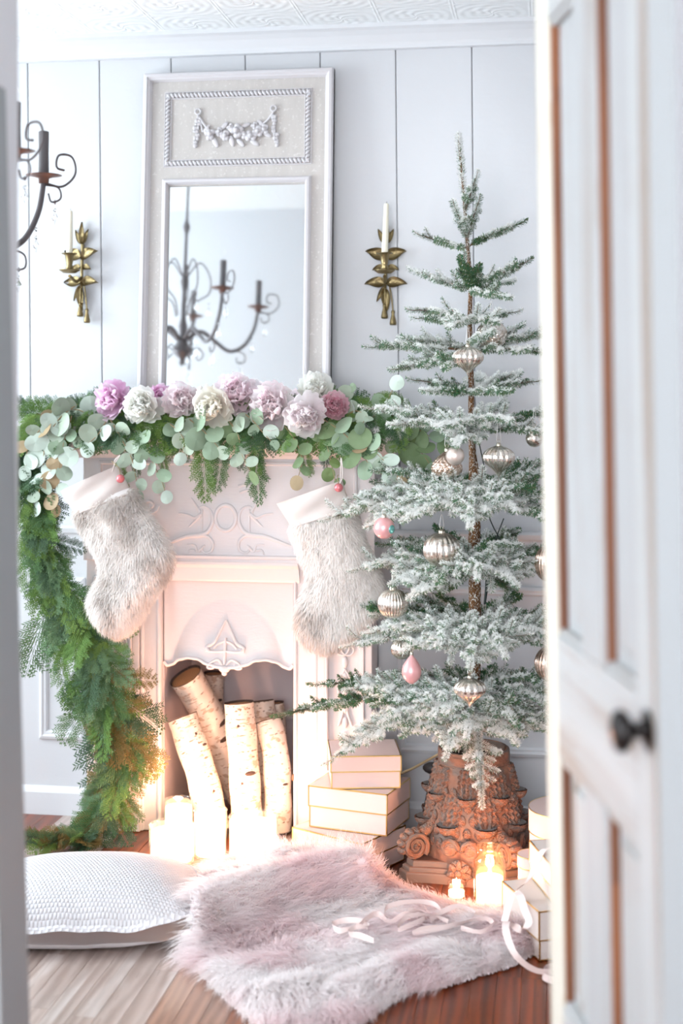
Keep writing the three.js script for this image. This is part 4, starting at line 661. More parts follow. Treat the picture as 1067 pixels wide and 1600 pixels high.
// boughs seen in silhouette: trunk height (pixel row), tip pixel, how far the tip comes forward, sag, side length, frost
const SEEN = [
  [388, 664, 369, 0.03, -0.004, 0.22, 0.6], [385, 805, 351, -0.02, 0.004, 0.24, 0.55], [330, 741, 284, 0.03, 0.0, 0.3, 0.6, { bare: 0.05 }], [372, 745, 322, 0.04, 0, 0.28, 0.6, { bare: 0.05 }], [372, 713, 328, 0.06, 0, 0.24, 0.8, { bare: 0.05 }],
  [452, 654, 425, -0.05, -0.006, 0.2, 0.75], [452, 814, 412, 0.05, 0.002, 0.22, 0.5], [452, 791, 440, -0.1, 0, 0.22, 0.8], [456, 787, 462, 0.12, 0.004, 0.2, 0.6], [452, 722, 412, 0.1, 0, 0.3, 0.15, { bare: 0.1 }], [452, 745, 425, 0.06, 0, 0.3, 0.2],
  [500, 654, 484, 0.06, 0.012, 0.26, 0.6, { top: 0.4 }], [504, 660, 497, 0.0, 0.0, 0.22, 0.6], [500, 797, 488, 0.0, 0.0, 0.24, 0.75, { top: 0.3 }], [502, 706, 508, 0.16, 0.01, 0.26, 0.9], [500, 770, 500, 0.13, 0.01, 0.25, 0.85],
  [548, 590, 541, 0.02, 0.012, 0.22, 0.65, { top: 0.3, bare: 0.25 }], [552, 627, 574, 0.14, 0.0, 0.28, 0.7], [545, 640, 528, -0.06, 0.01, 0.2, 0.6], [545, 859, 521, 0.0, 0.0, 0.24, 0.5, { bare: 0.2 }], [548, 836, 548, 0.12, 0.012, 0.24, 0.65], [545, 805, 512, -0.1, 0.0, 0.24, 0.7], [550, 700, 570, 0.2, 0.01, 0.28, 0.6], [548, 764, 520, 0.12, 0.01, 0.28, 0.8],
  [610, 655, 594, 0.03, 0.004, 0.26, 0.5], [612, 672, 610, 0.12, 0.0, 0.22, 0.55], [610, 829, 596, 0.02, 0.0, 0.24, 0.6], [610, 800, 585, -0.1, 0.004, 0.24, 0.8], [612, 790, 610, 0.15, 0.0, 0.22, 0.5], [608, 745, 588, -0.14, 0, 0.3, 0.8],
  [668, 585, 638, 0.06, 0.014, 0.24, 0.85, { top: 0.3 }], [668, 625, 662, 0.16, 0.014, 0.3, 0.8], [664, 655, 645, -0.08, 0.01, 0.26, 0.55], [666, 860, 641, 0.0, -0.004, 0.22, 0.45, { bare: 0.3 }], [668, 848, 674, 0.14, 0.004, 0.24, 0.6], [664, 690, 664, 0.22, 0.02, 0.32, 0.9], [664, 790, 655, 0.2, 0.014, 0.3, 0.85], [662, 780, 632, -0.12, 0.01, 0.28, 0.7], [670, 715, 690, 0.24, 0.02, 0.28, 0.85],
  [770, 525, 806, 0.12, 0.03, 0.25, 0.95, { top: 0.3 }], [768, 562, 775, 0.02, 0.03, 0.28, 0.95, { top: 0.4 }], [772, 590, 815, 0.22, 0.03, 0.25, 0.9], [768, 600, 752, -0.1, 0.02, 0.24, 0.7], [772, 668, 790, 0.27, 0.04, 0.34, 0.85, { top: 0.5 }], [772, 640, 805, 0.3, 0.04, 0.26, 0.95], [772, 735, 812, 0.33, 0.06, 0.34, 1.0, { top: 0.5 }], [770, 715, 775, 0.25, 0.03, 0.34, 0.8, { top: 0.5 }], [772, 800, 790, 0.28, 0.04, 0.3, 0.95, { top: 0.5 }], [768, 862, 738, 0.04, 0.02, 0.28, 0.55, { top: 0.4 }], [770, 866, 775, 0.16, 0.02, 0.28, 0.65, { top: 0.4 }], [768, 850, 720, -0.12, 0.01, 0.26, 0.4], [768, 820, 760, 0.2, 0.02, 0.3, 0.5, { top: 0.5 }], [772, 860, 810, 0.24, 0.03, 0.28, 0.6], [768, 690, 745, -0.16, 0.02, 0.3, 0.4], [768, 600, 735, 0.0, 0.03, 0.2, 0.5],
  [872, 568, 886, 0.06, 0.03, 0.26, 0.95, { top: 0.2 }], [870, 610, 850, 0.0, 0.02, 0.24, 0.5], [872, 625, 905, 0.22, 0.03, 0.28, 0.9], [872, 650, 925, 0.3, 0.03, 0.28, 0.95], [870, 690, 900, 0.3, 0.04, 0.32, 0.7], [872, 745, 895, 0.32, 0.04, 0.3, 0.95], [872, 800, 905, 0.3, 0.04, 0.3, 0.9, { top: 0.4 }], [870, 866, 865, 0.08, 0.02, 0.28, 0.5, { top: 0.3 }], [870, 850, 895, 0.2, 0.03, 0.3, 0.85], [868, 800, 850, 0.15, 0.02, 0.3, 0.55], [866, 690, 830, -0.1, 0.0, 0.28, 0.3], [866, 800, 830, -0.15, 0.02, 0.3, 0.35], [868, 640, 845, -0.12, 0.0, 0.28, 0.4], [890, 690, 925, -0.1, 0.02, 0.3, 0.3], [890, 800, 925, -0.12, 0.02, 0.3, 0.3], [890, 640, 900, 0.05, 0.02, 0.26, 0.4],
  [985, 556, 1005, 0.1, 0.03, 0.24, 0.9, { top: 0.2 }], [980, 552, 945, 0.0, 0.03, 0.2, 0.3], [985, 590, 985, 0.2, 0.04, 0.28, 0.9, { top: 0.5 }], [985, 640, 1010, 0.28, 0.04, 0.3, 0.9], [985, 690, 1000, 0.33, 0.05, 0.34, 0.95, { top: 0.5 }], [985, 735, 1030, 0.37, 0.07, 0.34, 1.0, { top: 0.6 }], [985, 785, 1015, 0.34, 0.06, 0.34, 1.0, { top: 0.6 }], [985, 840, 985, 0.26, 0.04, 0.3, 0.9, { top: 0.4 }], [982, 868, 960, 0.08, 0.02, 0.28, 0.5, { top: 0.4 }], [985, 866, 1010, 0.18, 0.03, 0.3, 0.7], [975, 640, 930, -0.05, 0.02, 0.28, 0.5], [975, 800, 935, -0.1, 0.02, 0.3, 0.4], [975, 690, 935, -0.15, 0.02, 0.3, 0.3], [985, 600, 960, 0.05, 0.03, 0.28, 0.8, { top: 0.4 }],
  [1080, 454, 1113, 0.14, 0.03, 0.12, 0.3, { bare: 0.25 }], [1078, 508, 1068, 0.06, 0.02, 0.16, 0.2], [1078, 560, 1075, 0.14, 0.03, 0.26, 0.8, { top: 0.4 }], [1080, 600, 1095, 0.24, 0.04, 0.28, 0.5], [1085, 528, 1178, 0.26, 0.06, 0.16, 0.9], [1085, 610, 1120, 0.28, 0.05, 0.3, 0.9, { top: 0.4 }], [1085, 680, 1110, 0.34, 0.05, 0.32, 0.9, { top: 0.4 }], [1078, 640, 1050, 0.02, 0.02, 0.28, 0.6], [1078, 800, 1050, 0.0, 0.02, 0.3, 0.6], [1080, 866, 1055, 0.08, 0.02, 0.3, 0.6, { top: 0.4 }], [1080, 866, 1095, 0.2, 0.04, 0.3, 0.6], [1085, 862, 1140, 0.24, 0.04, 0.28, 0.7], [1085, 800, 1120, 0.32, 0.05, 0.3, 0.7], [1075, 690, 1050, -0.16, 0.02, 0.3, 0.3], [1075, 790, 1055, -0.16, 0.02, 0.3, 0.3],
  [1120, 752, 1240, 0.3, 0.12, 0.22, 1.0, { top: 0.2 }], [1115, 700, 1170, 0.33, 0.07, 0.26, 0.9, { top: 0.4 }], [1115, 800, 1150, 0.32, 0.06, 0.28, 0.85, { top: 0.4 }], [1112, 640, 1140, 0.26, 0.05, 0.28, 0.75, { top: 0.3 }], [1112, 730, 1140, 0.35, 0.07, 0.28, 0.95, { top: 0.5 }], [1110, 840, 1130, 0.26, 0.05, 0.28, 0.6],
];
for (const [row, tx, ty, fwd, sag, sides, frost, o] of SEEN) { const from = trunkAtY(Y(738, row, TZ)), tip = W(tx, ty, Math.max(0.055, TZ + fwd)); bough(from, tip, sag, sides, frost, { ...o, top: (o?.top ?? 0.12) + 0.08 }); }
// the leader
{ const p = trunkC, m = TWIG.map(() => []); for (let i = 0; i < 11; i++) { const t = 0.76 + i * 0.0225, a = p.getPoint(t), d = p.getTangent(t); m[i % 3].push(M4(a, basis(d, V(TR() - 0.5, 0, 1)), V(i > 9 ? 0.5 : 0.72, i > 5 ? 1.15 : 0.8, i > 5 ? 1.15 : 0.8))); } const b = part(tree, 'leader', tube([p.getPoint(0.99), p.getPoint(1).add(V(-0.002, 0.012, 0))], 0.002, 4, 5), trunkM); m.forEach((x, i) => x.length && copies(b, 'needles', TWIG[i], needleM, x)); }
{ // cord of the light string along the trunk
  const g = thing('light_cord', 'thin dark lighting cord hanging down along the tree trunk with a small plug', 'cord'), D = (x, y, o) => W(x, y, TZ + o);
  const m = std(0x14201c, 0.5);
  part(g, 'cord', tube([D(748, 690, 0.02), D(757, 735, 0.025), D(759, 765, 0.03), D(762, 800, 0.03), D(770, 822, 0.03), D(785, 850, 0.03), D(792, 868, 0.03)], 0.0018, 40, 6), m);
  part(g, 'loop', tube([D(787, 810, 0.03), D(776, 838, 0.035), D(770, 855, 0.03), D(757, 850, 0.03), D(750, 838, 0.02), D(760, 860, 0.03), D(762, 890, 0.028), D(761, 905, 0.028)], 0.0018, 46, 6), m);
  part(g, 'plug', tube([D(761, 903, 0.028), D(760, 920, 0.028), D(757, 944, 0.026)], (t) => 0.0052 - 0.002 * t, 10, 8), m);
}

// ================================================================ glass ornaments
const mottle = tex(256, 256, (u, v) => { const n = fbm(u * 12, v * 12, 4, 12, 3); return mix3([0.95, 0.93, 0.9], [0.82, 0.77, 0.72], sstep(n, 0.42, 0.7)); });
const glassSilver = std(new THREE.Color(0.93, 0.91, 0.89), 0.2, { metalness: 0.92, map: mottle, name: 'mercury_glass' }), glassRose = std(new THREE.Color(0.9, 0.73, 0.66), 0.22, { metalness: 0.9, map: mottle, name: 'rose_mercury_glass' }), glassMatte = std(new THREE.Color(0.82, 0.7, 0.64), 0.34, { metalness: 0.75 }), glassPink = std(new THREE.Color(0.82, 0.42, 0.42), 0.3, { metalness: 0.35 }), capM = std(new THREE.Color(0.6, 0.55, 0.46), 0.3, { metalness: 1 }), satin = std(new THREE.Color(0.86, 0.82, 0.8), 0.5, { side: THREE.DoubleSide });
const SHAPES = {
  onion: (v) => { const ks = [[0, 0.0], [0.06, 0.05], [0.14, 0.14], [0.24, 0.32], [0.34, 0.56], [0.44, 0.8], [0.54, 0.95], [0.63, 1.0], [0.72, 0.98], [0.81, 0.88], [0.89, 0.7], [0.95, 0.46], [1, 0.2]]; for (let i = 1; i < ks.length; i++) if (v <= ks[i][0]) { const f = (v - ks[i - 1][0]) / (ks[i][0] - ks[i - 1][0]); return lerp(ks[i - 1][1], ks[i][1], f); } return 0.2; },
  ball: (v) => Math.max(0.0, Math.sqrt(Math.max(0, 1 - Math.pow(v * 2 - 1, 2)))), drop: (v) => Math.pow(Math.sin(Math.PI * Math.pow(v, 0.82)), 0.85) * 0.98 + (v > 0.97 ? 0.1 : 0), heart: (v) => Math.pow(Math.sin(Math.PI * Math.min(1, Math.pow(v, 0.62))), 0.7),
};
function ornament(label, px, py, w, h, fwd, shape, m, o = {}) {
  const z = TZ + fwd, c = W(px, py, z), s = (EYE.z - z) / 0.985 / FOCAL, r = w / 2 * s, hh = h * s, g = thing('glass_ornament', label, 'ornament', V(c.x, c.y + hh / 2, c.z), o.turn ?? 0.3, 'glass ornaments hanging on the fir');
  const ribs = o.ribs ?? 0, amp = o.amp ?? 0.055, f = SHAPES[shape];
  let body = grid(ribs ? ribs * 6 : o.knobs ? 120 : 40, o.knobs ? 70 : 36, (u, v) => { const a = u * 2 * Math.PI; let k = 1; if (ribs) k += amp * (Math.abs(Math.cos(a * ribs / 2 + (o.twist ?? 0) * v)) * 2 - 1) * Math.min(1, f(v) * 2); if (o.knobs) { const q = Math.sin(a * o.knobs / 2 + v * o.knobs * 0.8) * Math.sin(a * o.knobs / 2 - v * o.knobs * 0.8); k += 0.075 * Math.max(0, Math.abs(q) - 0.12) * Math.sin(Math.PI * v); } const rr = r * f(v) * k; return V(Math.cos(a) * rr, -hh + v * hh, -Math.sin(a) * rr); }, true);
  part(g, 'globe', body, m);
  if (o.eye) part(g, 'indent', new THREE.SphereGeometry(r * 0.42, 20, 12).scale(1, 1, 0.3).translate(0, 0, r * 0.93).applyQuaternion(euler(0.1, 0.7, 0)).translate(0, -hh / 2, 0), std(new THREE.Color(0.25, 0.62, 0.58), 0.15, { metalness: 0.7 }), 'teal mirror indent');
  const cr = o.cap ?? 0.0062;
  part(g, 'cap', lathe([[cr, -0.004], [cr * 1.08, 0.001], [cr, 0.006], [cr * 0.5, 0.0075], [0, 0.008]], 18), capM, 'metal cap');
  part(g, 'ring', new THREE.TorusGeometry(0.0042, 0.0007, 6, 16).translate(0, 0.0115, 0), capM);
  const L = (o.hang ?? 22) * s; part(g, 'ribbon_loop', grid(1, 14, (u, v) => { const t = v * 2 - 1; return V(t * 0.005 * (1 - v * (1 - v) * 0) * (1 - Math.abs(t) * -0.2), 0.013 + L * (1 - t * t), (u - 0.5) * 0.0045); }), satin, 'narrow satin ribbon loop');
}
ornament('ribbed silver onion ornament hanging before the upper trunk', 731, 565, 46, 46, 0.17, 'onion', glassSilver, { amp: 0.08, ribs: 16 });
ornament('hobnail silver ball at the top right behind a twig', 768, 523, 46, 46, 0.04, 'ball', glassSilver, { knobs: 16 });
ornament('smooth matte champagne ball hanging left of the trunk', 711, 712, 29, 29, 0.2, 'ball', glassMatte, { hang: 14 });
ornament('hobnail rose-gold heart ornament behind the smooth champagne ball', 698, 725, 47, 42, 0.13, 'heart', glassRose, { knobs: 18, hang: 30 });
ornament('ribbed silver onion ornament hanging right of the trunk in mid tree', 779, 722, 47, 50, 0.18, 'onion', glassSilver, { amp: 0.08, ribs: 16, hang: 36 });
ornament('small plain silver ball at the far right of the tree', 835, 685, 27, 27, 0.12, 'ball', glassSilver, { cap: 0.005, hang: 24 });
ornament('pink glass ball with a teal indent at the left of the tree', 600, 825, 33, 34, 0.26, 'ball', glassPink, { eye: 1, hang: 6 });
ornament('largest silver melon ornament with swirling ribs left of the trunk', 690, 859, 56, 54, 0.24, 'ball', glassSilver, { ribs: 18, amp: 0.045, twist: 0.9, cap: 0.009, hang: 20 });
ornament('finely ribbed silver ball at the left edge above the lower boughs', 614, 943, 47, 46, 0.22, 'ball', glassSilver, { ribs: 28, amp: 0.03, cap: 0.01, hang: 12 });
ornament('ribbed rose-silver ball half hidden by the door edge, upper one', 856, 880, 40, 56, 0.2, 'ball', glassRose, { ribs: 24, amp: 0.03, hang: 22 });
ornament('ribbed rose-silver ball half hidden by the door edge, lower one', 858, 1037, 44, 52, 0.22, 'ball', glassRose, { ribs: 24, amp: 0.03, hang: 22 });
ornament('pink pointed drop ornament with frosted surface in the lower left boughs', 643, 1046, 31, 46, 0.3, 'drop', glassPink, { cap: 0.0045, hang: 18 });
ornament('silver ball mostly hidden behind the boughs beside the pink drop', 627, 1014, 32, 32, 0.12, 'ball', glassSilver, { ribs: 20, amp: 0.03, hang: 10 });
ornament('ribbed silver onion ornament low in front of the pot rim', 734, 1083, 48, 46, 0.36, 'onion', glassSilver, { ribs: 14, amp: 0.06, hang: 30 });
// ================================================================ greenery on the mantel: cedar garlands
const MT = MANTEL.top;
const cedarM = [[0.10, 0.2, 0.035], [0.06, 0.14, 0.04], [0.13, 0.23, 0.04], [0.045, 0.1, 0.045], [0.2, 0.14, 0.04], [0.12, 0.22, 0.1]].map((c) => std(new THREE.Color(...c), 0.65, { side: THREE.DoubleSide, name: 'cedar' }));
function cedarGeo(seed, n = 13) {     // flat frond along +x, unit length, in the xz plane: rachis, branchlets, scale-leaf twigs as slim four-sided spindles
  const r = rng(seed), pos = [], idx = [];
  const spin = (a, b, w) => { const d = b.clone().sub(a), s = d.clone().cross(V(0, 1, 0)).normalize(), i = pos.length / 3, m = a.clone().lerp(b, 0.45); for (const p of [a, m.clone().addScaledVector(s, w), m.clone().add(V(0, w * 0.55, 0)), m.clone().addScaledVector(s, -w), m.clone().add(V(0, -w * 0.55, 0)), b]) pos.push(p.x, p.y, p.z); for (let k = 0; k < 4; k++) { const q = i + 1 + k, q2 = i + 1 + (k + 1) % 4; idx.push(i, q, q2, i + 5, q2, q); } };
  const yb = (x) => -0.18 * x * x + 0.05 * Math.sin(x * 5 + seed);
  for (let k = 0; k < 6; k++) spin(V(k / 6, yb(k / 6), 0), V((k + 1.4) / 6, yb((k + 1) / 6), 0), 0.008 - k * 0.0008);
  for (let k = 0; k < n; k++) for (const s of [-1, 1]) {
    const t = (k + 0.5 + 0.25 * s) / n, L = (0.34 * Math.pow(Math.sin(Math.PI * Math.min(1, 0.2 + t * 0.78)), 0.8)) * (0.75 + 0.5 * r()), a = 0.75 + 0.25 * r(), b = V(t, yb(t), 0), d = V(Math.cos(a), (r() - 0.5) * 0.3, s * Math.sin(a)), e = b.clone().addScaledVector(d, L);
    spin(b, e, 0.011);
    const m = Math.max(2, Math.round(L / 0.05)); for (let j = 0; j < m; j++) for (const q of [-1, 1]) { const u = (j + 0.6) / (m + 0.4), p = b.clone().lerp(e, u), dd = d.clone().applyAxisAngle(V(0, 1, 0), q * 0.6).add(V(0, (r() - 0.5) * 0.35, 0)), l = L * 0.38 * (1 - u * 0.55) + 0.015; spin(p, p.clone().addScaledVector(dd, l), 0.0105); }
  }
  const g = new THREE.BufferGeometry(); g.setAttribute('position', new THREE.Float32BufferAttribute(pos, 3)); g.setIndex(idx); const f = g.toNonIndexed(); f.computeVertexNormals(); return f;
}
const CEDAR = [cedarGeo(1), cedarGeo(2), cedarGeo(3, 11), cedarGeo(4, 15)], CR = rng(301);
function sprig(g, p, d, len, mi) {
  const m = part(g, 'cedar_sprig', CEDAR[Math.floor(CR() * 4)], cedarM[mi]); const n = V((CR() - 0.5) * 1.2, 0.4 * CR(), 1).normalize();
  m.position.copy(p); m.quaternion.copy(basis(d, n)); m.scale.set(len, len, len * (0.75 + 0.4 * CR())); return m;
}
{
  const g = thing('cedar_garland', 'cedar garland laid along the mantel shelf with sprigs hanging over the edge', 'garland');
  const axis = [V(X(55, 0.17), MT + 0.028, 0.17), V(X(200, 0.17), MT + 0.035, 0.17), V(X(360, 0.18), MT + 0.03, 0.18), V(X(500, 0.18), MT + 0.035, 0.18), V(X(660, 0.18), MT + 0.026, 0.18)], c = new THREE.CatmullRomCurve3(axis);
  part(g, 'stem', tube(axis, 0.007, 40, 6), std(0x4a3421, 0.9));
  for (let i = 0; i < 200; i++) {
    const t = i / 200, p = c.getPoint(t).add(V(0, (CR() - 0.3) * 0.025, 0.04 * (CR() - 0.3))), k = CR(), px = lerp(55, 660, t);
    const dir = CR() < 0.5 ? 1 : -1, hang = k < 0.42;
    if (px > 590 && CR() < 0.55) continue;
    if (!hang && px > 120 && px < 600 && CR() < 0.15) continue;
    const d = hang ? V((CR() - 0.5) * 0.9, -0.7 - 0.5 * CR(), 0.5 + 0.25 * CR()) : k < 0.75 ? V(dir, -0.1 + 0.3 * CR(), 0.55 * CR()) : V(dir * 0.8, 0.25 + 0.3 * CR(), (CR() - 0.3) * 0.7);
    if (hang) p.z = Math.max(p.z, 0.225);
    sprig(g, p, d, (hang ? 0.1 + 0.05 * CR() : 0.1 + 0.04 * CR()) * (px > 600 ? 0.85 : 1), Math.floor(CR() * 4));
  }
  // the long sprigs that hang before the frieze
  for (const [x0, y0, x1, y1, mi] of [[318, 688, 316, 785, 0], [352, 690, 335, 768, 1], [398, 700, 402, 790, 1], [405, 690, 398, 745, 0], [470, 690, 482, 745, 0], [295, 690, 290, 722, 1], [505, 680, 508, 735, 3], [250, 690, 258, 742, 0], [380, 690, 372, 735, 3], [275, 685, 262, 720, 1], [185, 720, 195, 770, 2], [215, 690, 212, 745, 1]]) { const a = W(x0, y0 - 4, 0.265), b = W(x1, y1, 0.272), m = sprig(g, a, b.clone().sub(a), a.distanceTo(b), mi); m.scale.z *= 0.68; m.quaternion.copy(basis(b.clone().sub(a), V(0.15, 0, 1).applyAxisAngle(V(0, 1, 0), (CR() - 0.5) * 1.2).cross(V(1, 0, 0)).lengthSq() ? V(0.2 * (CR() - 0.5), 0, 1) : V(0, 0, 1))); }
}
{
  const g = thing('cedar_garland', 'long cedar garland hanging down the left side of the fireplace onto the floor', 'garland');
  const pts = [[62, 672, 0.17], [52, 720, 0.23], [58, 790, 0.25], [72, 850, 0.24], [95, 910, 0.23], [122, 965, 0.22], [148, 1015, 0.22], [168, 1065, 0.22], [182, 1120, 0.22], [190, 1165, 0.22], [182, 1215, 0.23], [168, 1262, 0.24]].map(([x, y, z]) => W(x, y, z));
  pts.push(H(140, 1300, 0.03), H(105, 1315, 0.025), H(70, 1318, 0.02));
  const c = new THREE.CatmullRomCurve3(pts);
  part(g, 'stem', tube(pts, 0.007, 80, 6), std(0x4a3421, 0.9));
  for (let i = 0; i < 150; i++) {
    const t = i / 150, p = c.getPointAt(t), tan = c.getTangentAt(t), low = sstep(t, 0.5, 0.75), end = t > 0.84;
    const side = (CR() - 0.5) * 2, wide = t < 0.3 ? 0.5 : 0.95, d = tan.clone().multiplyScalar(0.75).add(V(side * wide, end ? 0.25 * CR() : -0.15 * CR(), 0.5 * CR())).normalize();
    p.add(V((CR() - 0.5) * 0.035, end ? 0.015 * CR() : 0, 0.02 * (CR() - 0.3)));
    const warm = CR() < low * 0.42; let len = (end ? 0.1 : 0.145) * (0.75 + 0.5 * CR()); if (p.y + d.y * len < 0.012) d.y = Math.max(d.y, (0.015 - p.y) / len);
    sprig(g, p, d, len, warm ? 4 : Math.floor(CR() * 4) === 3 ? 5 : Math.floor(CR() * 4));
  }
  for (const [x0, y0, x1, y1, mi] of [[70, 800, 85, 850, 2], [70, 960, 40, 1060, 5], [100, 1010, 92, 1108, 0], [150, 1030, 112, 1110, 3], [140, 1090, 95, 1165, 5], [160, 1120, 130, 1260, 3], [180, 1130, 255, 1200, 4], [185, 1110, 232, 1095, 4], [170, 1060, 240, 1062, 4], [130, 960, 210, 985, 2], [160, 1000, 160, 1070, 2], [75, 840, 130, 860, 3], [60, 880, 75, 960, 1], [45, 850, 38, 930, 0]]) { const a = W(x0, y0, 0.235), b = W(x1, y1, 0.25); sprig(g, a, b.clone().sub(a), a.distanceTo(b), mi); }
}

// ================================================================ eucalyptus branches
const eucaM = [[0.36, 0.44, 0.34], [0.25, 0.34, 0.23], [0.17, 0.25, 0.12], [0.12, 0.18, 0.05], [0.5, 0.59, 0.51], [0.38, 0.28, 0.16]].map((c) => phys(new THREE.Color(...c), 0.55, { side: THREE.DoubleSide, name: 'eucalyptus' }));
const discGeo = [0, 1, 2].map((k) => (() => { const f = (u, v, o) => { const a = u * 2 * Math.PI, r = v * (1 + 0.06 * Math.sin(a * 2 + k)) * (1 - 0.12 * Math.cos(a)), x = Math.cos(a) * r, z = Math.sin(a) * r * [0.92, 0.8, 1][k]; return V(0.5 + x * 0.5, 0.06 * (x * x * 0.5 - z * z) + 0.03 * Math.abs(z) * (k - 1) + 0.02 * Math.sin(a * 3 + k) * v + o, z * 0.5); }; return merge([grid(18, 4, (u, v) => f(1 - u, v, 0.006)), grid(18, 4, (u, v) => f(u, v, -0.006)), grid(18, 1, (u, v) => f(1 - u, 1, v ? -0.006 : 0.006))]); })());
const ER = rng(88), stemE = std(new THREE.Color(0.33, 0.24, 0.13), 0.7);
function eucalyptus(label, pts, r, tones, o = {}) {
  const g = thing('eucalyptus_branch', label, 'eucalyptus', V(0, 0, 0), 0, 'eucalyptus tucked into the mantel garland'), P = pts.map(([x, y, z = 0.285]) => W(x, y, z)), c = new THREE.CatmullRomCurve3(P), L = c.getLength();
  part(g, 'stem', tube(P, (t) => 0.0022 - 0.0012 * t, 28, 6), stemE);
  const n = o.n ?? Math.max(4, Math.round(L / 0.032)), s = 4.3 / FOCAL;
  for (let i = 0; i <= n; i++) {
    const t = lerp(0.1, 1, i / n), p = c.getPointAt(t), tan = c.getTangentAt(t), sd = i % 2 ? 1 : -1, a = i === n ? 0 : sd * (0.7 + 0.7 * ER()), d = tan.clone().applyAxisAngle(V(0, 0, 1), a).add(V(0, 0, 0.3 * (ER() - 0.2))).normalize(), face = V((ER() - 0.5) * 1.3, (ER() - 0.3) * 1.1, 1).normalize();
    const size = r * 2 * s * (1 - 0.3 * t) * (0.8 + 0.4 * ER()), m = part(g, 'leaf', discGeo[Math.floor(ER() * 3)], eucaM[tones[Math.floor(ER() * tones.length)]]);
    m.position.copy(p); m.quaternion.copy(basis(d, face)); m.scale.setScalar(size);
  }
}
const T0 = [0, 0, 1, 4], T1 = [0, 1, 2], T2 = [2, 3, 2, 5], T3 = [0, 5, 1, 4], T4 = [4, 0, 4];
eucalyptus('eucalyptus branch draped over the far left mantel corner with large pale leaves', [[120, 632, 0.22], [92, 655, 0.27], [72, 690], [66, 740], [58, 785]], 18, T4);
eucalyptus('eucalyptus branch with tan-backed leaves hanging inside the far left corner one', [[112, 650, 0.25], [100, 690], [92, 735], [88, 790]], 16, T3);
eucalyptus('short eucalyptus branch at the outermost left end of the mantel', [[95, 648, 0.24], [62, 672], [44, 700], [40, 730]], 14, T3);
eucalyptus('pale eucalyptus branch lying above the shelf left of the lilac peony', [[150, 655, 0.2], [120, 640, 0.22], [95, 645, 0.25], [82, 660, 0.27]], 17, T4);
eucalyptus('eucalyptus branch with copper leaves under the lilac peony', [[170, 650, 0.25], [152, 680], [132, 696], [112, 704]], 16, T3);
eucalyptus('eucalyptus branch hanging over the cuff of the left stocking', [[172, 655, 0.25], [192, 690], [205, 715], [212, 745], [216, 768]], 14, T0);
eucalyptus('eucalyptus branch hanging below the front white peony', [[205, 668, 0.25], [228, 695], [240, 725], [252, 750], [258, 768]], 15, T0);
eucalyptus('short eucalyptus spray under the pale pink peony', [[262, 660, 0.25], [280, 675], [288, 690], [284, 708]], 14, T0);
eucalyptus('large leaved eucalyptus spray below the cream peony', [[292, 652, 0.25], [312, 668], [330, 686], [342, 700]], 19, [0, 1, 0]);
eucalyptus('eucalyptus branch below the tall pink peony with a hanging green tip', [[352, 650, 0.25], [372, 680], [378, 710], [392, 738]], 14, T1);
eucalyptus('eucalyptus sprig with small grey leaves between two pink peonies', [[380, 645, 0.25], [396, 658], [410, 675], [424, 690]], 14, T0);
eucalyptus('eucalyptus branch with olive leaves below the pale pink peony pair', [[440, 660, 0.25], [462, 690], [472, 720], [466, 745]], 15, T2);
eucalyptus('olive eucalyptus branch dangling before the right stocking cuff', [[500, 665, 0.25], [512, 700], [520, 735], [528, 768]], 13, T2);
eucalyptus('wide green eucalyptus branch beside the right stocking under the shelf edge', [[505, 655, 0.25], [540, 680], [562, 705], [585, 735], [598, 742]], 19, T1);
eucalyptus('upright eucalyptus sprig behind the small deep pink peony', [[520, 650, 0.2], [540, 632, 0.22], [548, 612, 0.23]], 14, T1);
eucalyptus('eucalyptus sprig lying right of the small deep pink peony', [[540, 650, 0.22], [556, 642, 0.25], [572, 650, 0.27], [566, 662]], 13, T0);
eucalyptus('eucalyptus sprig rising at the right end of the garland with one large pale leaf', [[580, 655, 0.2], [602, 630, 0.22], [614, 608, 0.23]], 17, [4, 1, 4], { n: 3 });
eucalyptus('eucalyptus branch reaching past the right mantel end behind the fir', [[600, 672, 0.22], [630, 690, 0.22], [656, 705, 0.2], [672, 726, 0.19]], 20, [2, 1, 2]);
eucalyptus('eucalyptus branch pointing right behind the fir with olive leaves', [[620, 662, 0.2], [655, 672, 0.2], [685, 692, 0.19]], 18, [2, 3, 1]);
eucalyptus('eucalyptus spray hanging at the right mantel end beside the wide green branch', [[560, 680, 0.26], [580, 700], [600, 720], [622, 745]], 15, [1, 4, 5]);

// ================================================================ peonies
function petalGeo(seed, cup, ruf, nu = 8, nv = 6) {       // petal from its base at the origin along +y, hollow side +z
  const f = (u, v) => { const s = u * 2 - 1, w = 0.5 * Math.pow(Math.sin(Math.PI * (0.1 + 0.62 * v)), 0.8), e = v * v; return V(s * w, v * (1 - 0.12 * Math.abs(s) * v) + ruf * 0.09 * Math.sin(s * 9 + seed) * e, cup * (0.5 * s * s * w + 0.55 * v * v) + ruf * 0.1 * Math.sin(s * 11 + seed * 2) * e); };
  return grid(nu, nv, f);
}
const PET = [petalGeo(1, 0.75, 0.5), petalGeo(2, 0.95, 1), petalGeo(3, 0.6, 0.8), petalGeo(4, 1.1, 1.2)];
const pm = (r, g, b) => phys(new THREE.Color(r, g, b), 1, { transmission: 0.7, thickness: 0, side: THREE.DoubleSide, specularIntensity: 0.3, name: 'peony_petal' });
